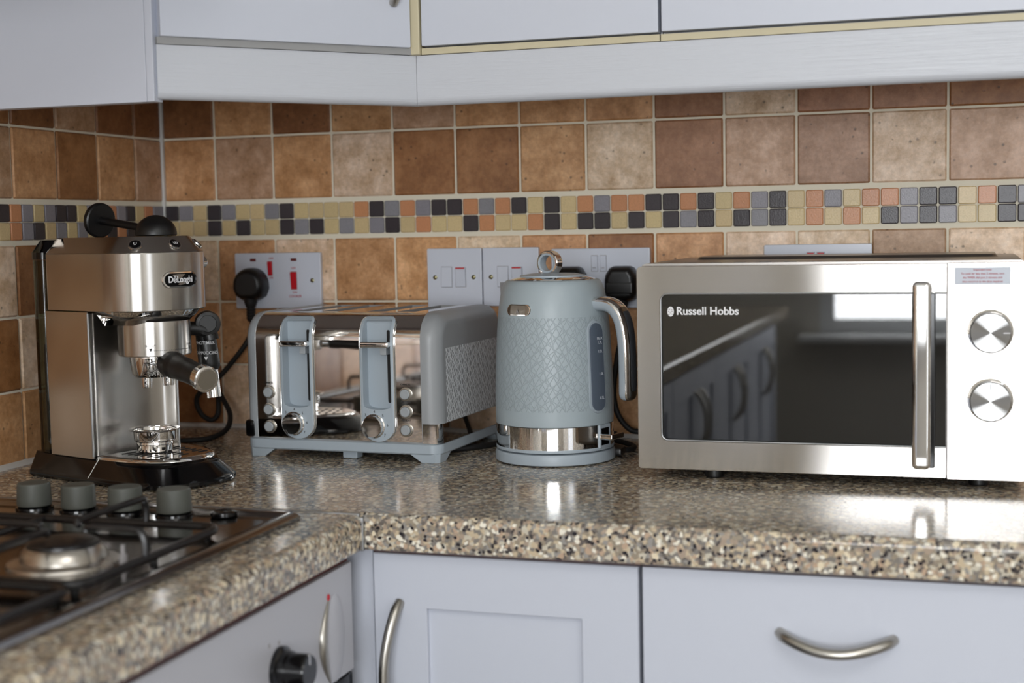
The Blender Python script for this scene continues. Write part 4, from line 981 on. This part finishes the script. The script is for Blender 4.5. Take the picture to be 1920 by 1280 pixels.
# tamper lying on top, filter basket on the drip tray
CL, CR = CM.location.copy(), CM.rotation_euler[2]
tm = thing('tamper', 'black plastic tamper with a round disc and a domed end, on the coffee machine', 'tamper', CL, CR)
da = Vector((.100, .0, -.013)).normalized()
dm_ = T(.0890, 0, .3262) @ R(math.degrees(math.asin(.013/.1))+90, 'Y')
obj('tamping_disc', MB().lathe([(0, -.0045), (.0205, -.0045), (.0222, -.0030), (.0226, .0), (.0222, .0030), (.0205, .0045), (0, .0045)], 48, dm_), M['black'], tm, 40)
obj('shaft', MB().tube([(.0920, 0, .3258), (.1860, 0, .3140)], [.0052, .0045], 14), M['black'], tm)
obj('domed_end', MB().lathe([(0, .0), (.0240, .0), (.0258, .0015)]+[(.0258*math.cos(math.radians(a)), .0015+.0245*math.sin(math.radians(a))) for a in range(6, 90, 7)]+[(0, .0260)], 48, T(.2010, 0, .3048)), M['black'], tm, 40)
bk = thing('filter_basket', 'small round steel filter basket standing on the drip tray', 'filter basket', CL, CR)
obj('basket_cup', MB().lathe([(0, .0352), (.0205, .0352), (.0222, .0368), (.0224, .0440), (.0232, .0455), (.0225, .0475), (.0248, .0490), (.0256, .0505), (.0262, .0610), (.0272, .0620), (.0262, .0626), (.0252, .0610), (.0245, .0500), (.0215, .0470), (.0212, .0365), (0, .0362)], 56, T(.1860, -.002, 0)), M['chrome'], bk, 30)
obj('rim', MB().lathe([(.0268, .0618), (.0312, .0628), (.0318, .0636), (.0312, .0642), (.0268, .0632)], 56, T(.1860, -.002, 0)), M['chrome'], bk, 50)

# ================================================================ switch plates, plugs, flexes
YW = -.0082                     # tile face
def plate(name, label, cat, xc, zc, w, h=.0860, group=None):
    p = thing(name, label, cat, (xc, YW, zc), 0, group)
    obj('face_plate', MB().prism(rr(-w/2, w/2, -h/2, h/2, .0022, 4), 0, -.0085, 'xz', r=.0012), M['white'], p)
    return p
def screws(p, xs):
    for x in xs:
        s = obj('screw', MB().lathe([(0, 0), (.0034, 0), (.0033, .0008), (.002, .0017), (0, .0019)], 18, T(x, -.0083, 0) @ R(90, 'X')), M['brass'], p)
        obj('screw_slot', MB().box(x-.0026, x+.0026, -.0104, -.0098, -.0003, .0003), M['print'], s, smooth=False)
def rocker(p, x, z, w, h, m, tilt=5, name='rocker'):
    b = MB(); b.box(-w/2, w/2, -.0022, .0030, -h/2, h/2, .0006, 1, T(x, -.0088, z) @ R(tilt, 'X'))
    o = obj(name, b, m, p)
    fr_ = MB(); g = .0006
    for q in ((x-w/2-g, x-w/2-.0001, z-h/2-g, z+h/2+g), (x+w/2+.0001, x+w/2+g, z-h/2-g, z+h/2+g), (x-w/2, x+w/2, z-h/2-g, z-h/2-.0001), (x-w/2, x+w/2, z+h/2+.0001, z+h/2+g)):
        fr_.box(q[0], q[1], -.0087, -.0083, q[2], q[3])
    obj('rocker_gap', fr_, M['greyprint'], o, smooth=False); return o
# cooker control unit
pc = plate('cooker_switch', 'wide white cooker control plate with two red rockers, behind the toaster', 'switch', .2075, .2315, .1460)
rocker(pc, -.0122, .0190, .0072, .0215, M['red'], 6); rocker(pc, .0277, .0000, .0098, .0270, M['red'], 6)
for x in (-.0414, .0283): obj('neon', MB().box(x-.0050, x+.0050, -.0092, -.0080, .0300, .0345, .0006), M['amber'], pc)
screws(pc, (.0590,))
for s, x, z, q in (('OFF', -.0098, .0345, .0045), ('ON', -.0110, .0045, .0045), ('OFF', .0277, .0190, .0048), ('ON', .0290, -.0180, .0048), ('COOKER', .0295, -.0243, .0052)):
    text('lettering', s, q, M['redprint'], pc, T(x, -.0088, z) @ FACE)
for xc, lab in ((.4984, 'left of the two white switched spur plates, above the toaster'), (.5862, 'white switched spur plate partly hidden behind the kettle spout')):
    p = plate('switched_spur', lab, 'switch', xc, .2345, .0860)
    rocker(p, -.0118, .0005, .0165, .0300, M['white'], 0, 'fuse_cover')
    r_ = rocker(p, .0100, .0000, .0155, .0285, M['white'], 5)
    obj('red_band', MB().box(.0030, .0170, -.0130, -.0105, .0124, .0144), M['red'], r_, smooth=False)
    screws(p, (-.0305, .0302))
ds = plate('double_socket', 'white double socket with two black plugs, behind the kettle lid', 'socket', .7215, .2317, .1460)
for x in (-.0080, .0047):
    r_ = rocker(ds, x, .0212, .0092, .0225, M['white'], 5)
    text('lettering', 'ON', .0030, M['greyprint'], r_, T(x, -.0118, .0150) @ FACE)
screws(ds, (-.0600, .0600))
bs = plate('double_socket', 'white double socket mostly hidden behind the microwave', 'socket', 1.0290, .2330, .1460)
for x in (-.0090, .0047):
    r_ = rocker(bs, x, .0200, .0100, .0240, M['white'], 5); obj('red_band', MB().box(x-.0044, x+.0044, -.0134, -.0104, .0282, .0315), M['red'], r_, smooth=False)

def uk_plug(loc, label, shape='round', cord=None, cord_name='cord'):
    p = thing('plug', label, 'plug', loc)
    if shape == 'round':
        pts = []
        for k in range(13): a = math.radians(180*k/12); pts.append((.0262*math.cos(a), .003+.0250*math.sin(a)))
        pts += [(-.0265, -.004), (-.0215, -.0160), (-.0110, -.0220), (.0110, -.0220), (.0215, -.0160), (.0265, -.004)]
    else:
        pts = [(.0110, .0265), (-.0110, .0265), (-.0165, .0240), (-.0225, .0150), (-.0240, .0080), (-.0240, -.0120), (-.0200, -.0200), (-.0120, -.0240), (.0120, -.0240), (.0200, -.0200), (.0240, -.0120), (.0240, .0080), (.0225, .0150), (.0165, .0240)]
    mb = MB(); rings = []
    for yy, ins in ((0, .001), (-.0015, 0), (-.0160, 0), (-.0230, .0020), (-.0275, .0055), (-.0290, .0095)): rings.append([(x, yy, z) for x, z in inset(pts, ins)])
    mb.loft(rings); bd_ = obj('plug_body', mb, M['black'], p, 40)
    if shape != 'round':
        obj('finger_grip', MB().box(-.0190, .0190, -.0300, -.0200, -.0125, .0040, .0022), M['black'], p)
    nk = MB().lathe([(0, -.0050), (.0105, -.0050), (.0098, .004), (.0075, .0105)]+[(.0062+.0012*(k % 2), .0125+.0022*k) for k in range(9)]+[(.0050, .0330), (0, .0330)], 20, T(0, -.0140, -.0215) @ R(180, 'X'))
    obj('cord_grip', nk, M['rubber'], p)
    if cord:
        obj(cord_name, MB().tube([(a-loc[0], b-loc[1], c-loc[2]) for a, b, c in smooth_path(cord, 7)], .0041, 12), M['rubber'], p)
    return p
PY = YW-.0087
cordA = [(.1690, -.031, .1730), (.1690, -.033, .1560), (.1640, -.038, .1400), (.1500, -.046, .1180), (.1254, -.052, .0895), (.1010, -.054, .0700), (.0840, -.055, .0560), (.0806, -.055, .0410), (.0900, -.055, .0240), (.1040, -.052, .0170), (.1130, -.048, .0260), (.1135, -.046, .0480), (.1190, -.058, .0640), (.1360, -.075, .0560), (.1600, -.095, .0330), (.1700, -.125, .0140), (.1600, -.160, .0052), (.1300, -.185, .0046), (.0950, -.200, .0046), (.0500, -.240, .0046), (.0300, -.300, .0046)]
uk_plug((.1672, PY, .2240), 'rounded black plug in the cooker switch, with the looping coffee machine flex', 'round', cordA)
uk_plug((.6795, PY, .2225), 'black plug in the left half of the double socket, mostly behind the kettle lid', 'angular', [(.6795, -.031, .1720), (.6800, -.034, .140), (.6600, -.040, .060), (.6300, -.060, .012), (.6050, -.105, .0045), (.5750, -.165, .0045), (.5400, -.190, .0045), (.5200, -.180, .0060)])
uk_plug((.7560, PY, .2225), 'angular black plug in the right half of the double socket, between kettle and microwave', 'angular', [(.7560, -.031, .1720), (.7560, -.034, .150), (.7500, -.040, .115), (.7465, -.047, .075), (.7500, -.050, .0480), (.7590, -.050, .0290), (.7720, -.050, .0170), (.7840, -.050, .0150), (.8000, -.040, .0100), (.8200, -.030, .0060), (.8420, -.025, .0060)])
# kettle base flex
kc_ = [(.0700, .0400, .0060), (.0860, .0560, .0050), (.0880, .0850, .0045), (.0650, .1200, .0045), (.0300, .1500, .0045)]
obj('cord', MB().tube(smooth_path(kc_, 6), .0038, 12), M['rubber'], kb_)
obj('cord_outlet', MB().box(.0560, .0850, .0200, .0500, .0010, .0120, .003), M['black'], kb_)

GROUPS = dict(worktop='worktops of the L-shaped kitchen run', base_cabinet='white base cabinets', wall_cabinet='white wall cabinets', pelmet='pelmets under the wall cabinets', switched_spur='switched spur plates on the tiled wall', double_socket='double sockets on the tiled wall', plug='black plugs in the wall sockets')
for o in bpy.data.objects:
    k = o.name.split('.')[0]
    if o.parent is None and k in GROUPS: o['group'] = GROUPS[k]
# ================================================================ lift the whole scene from worktop height to the floor datum
for o in bpy.data.objects:
    if o.parent is None and o.type in ('MESH', 'EMPTY'): o.location.z += H
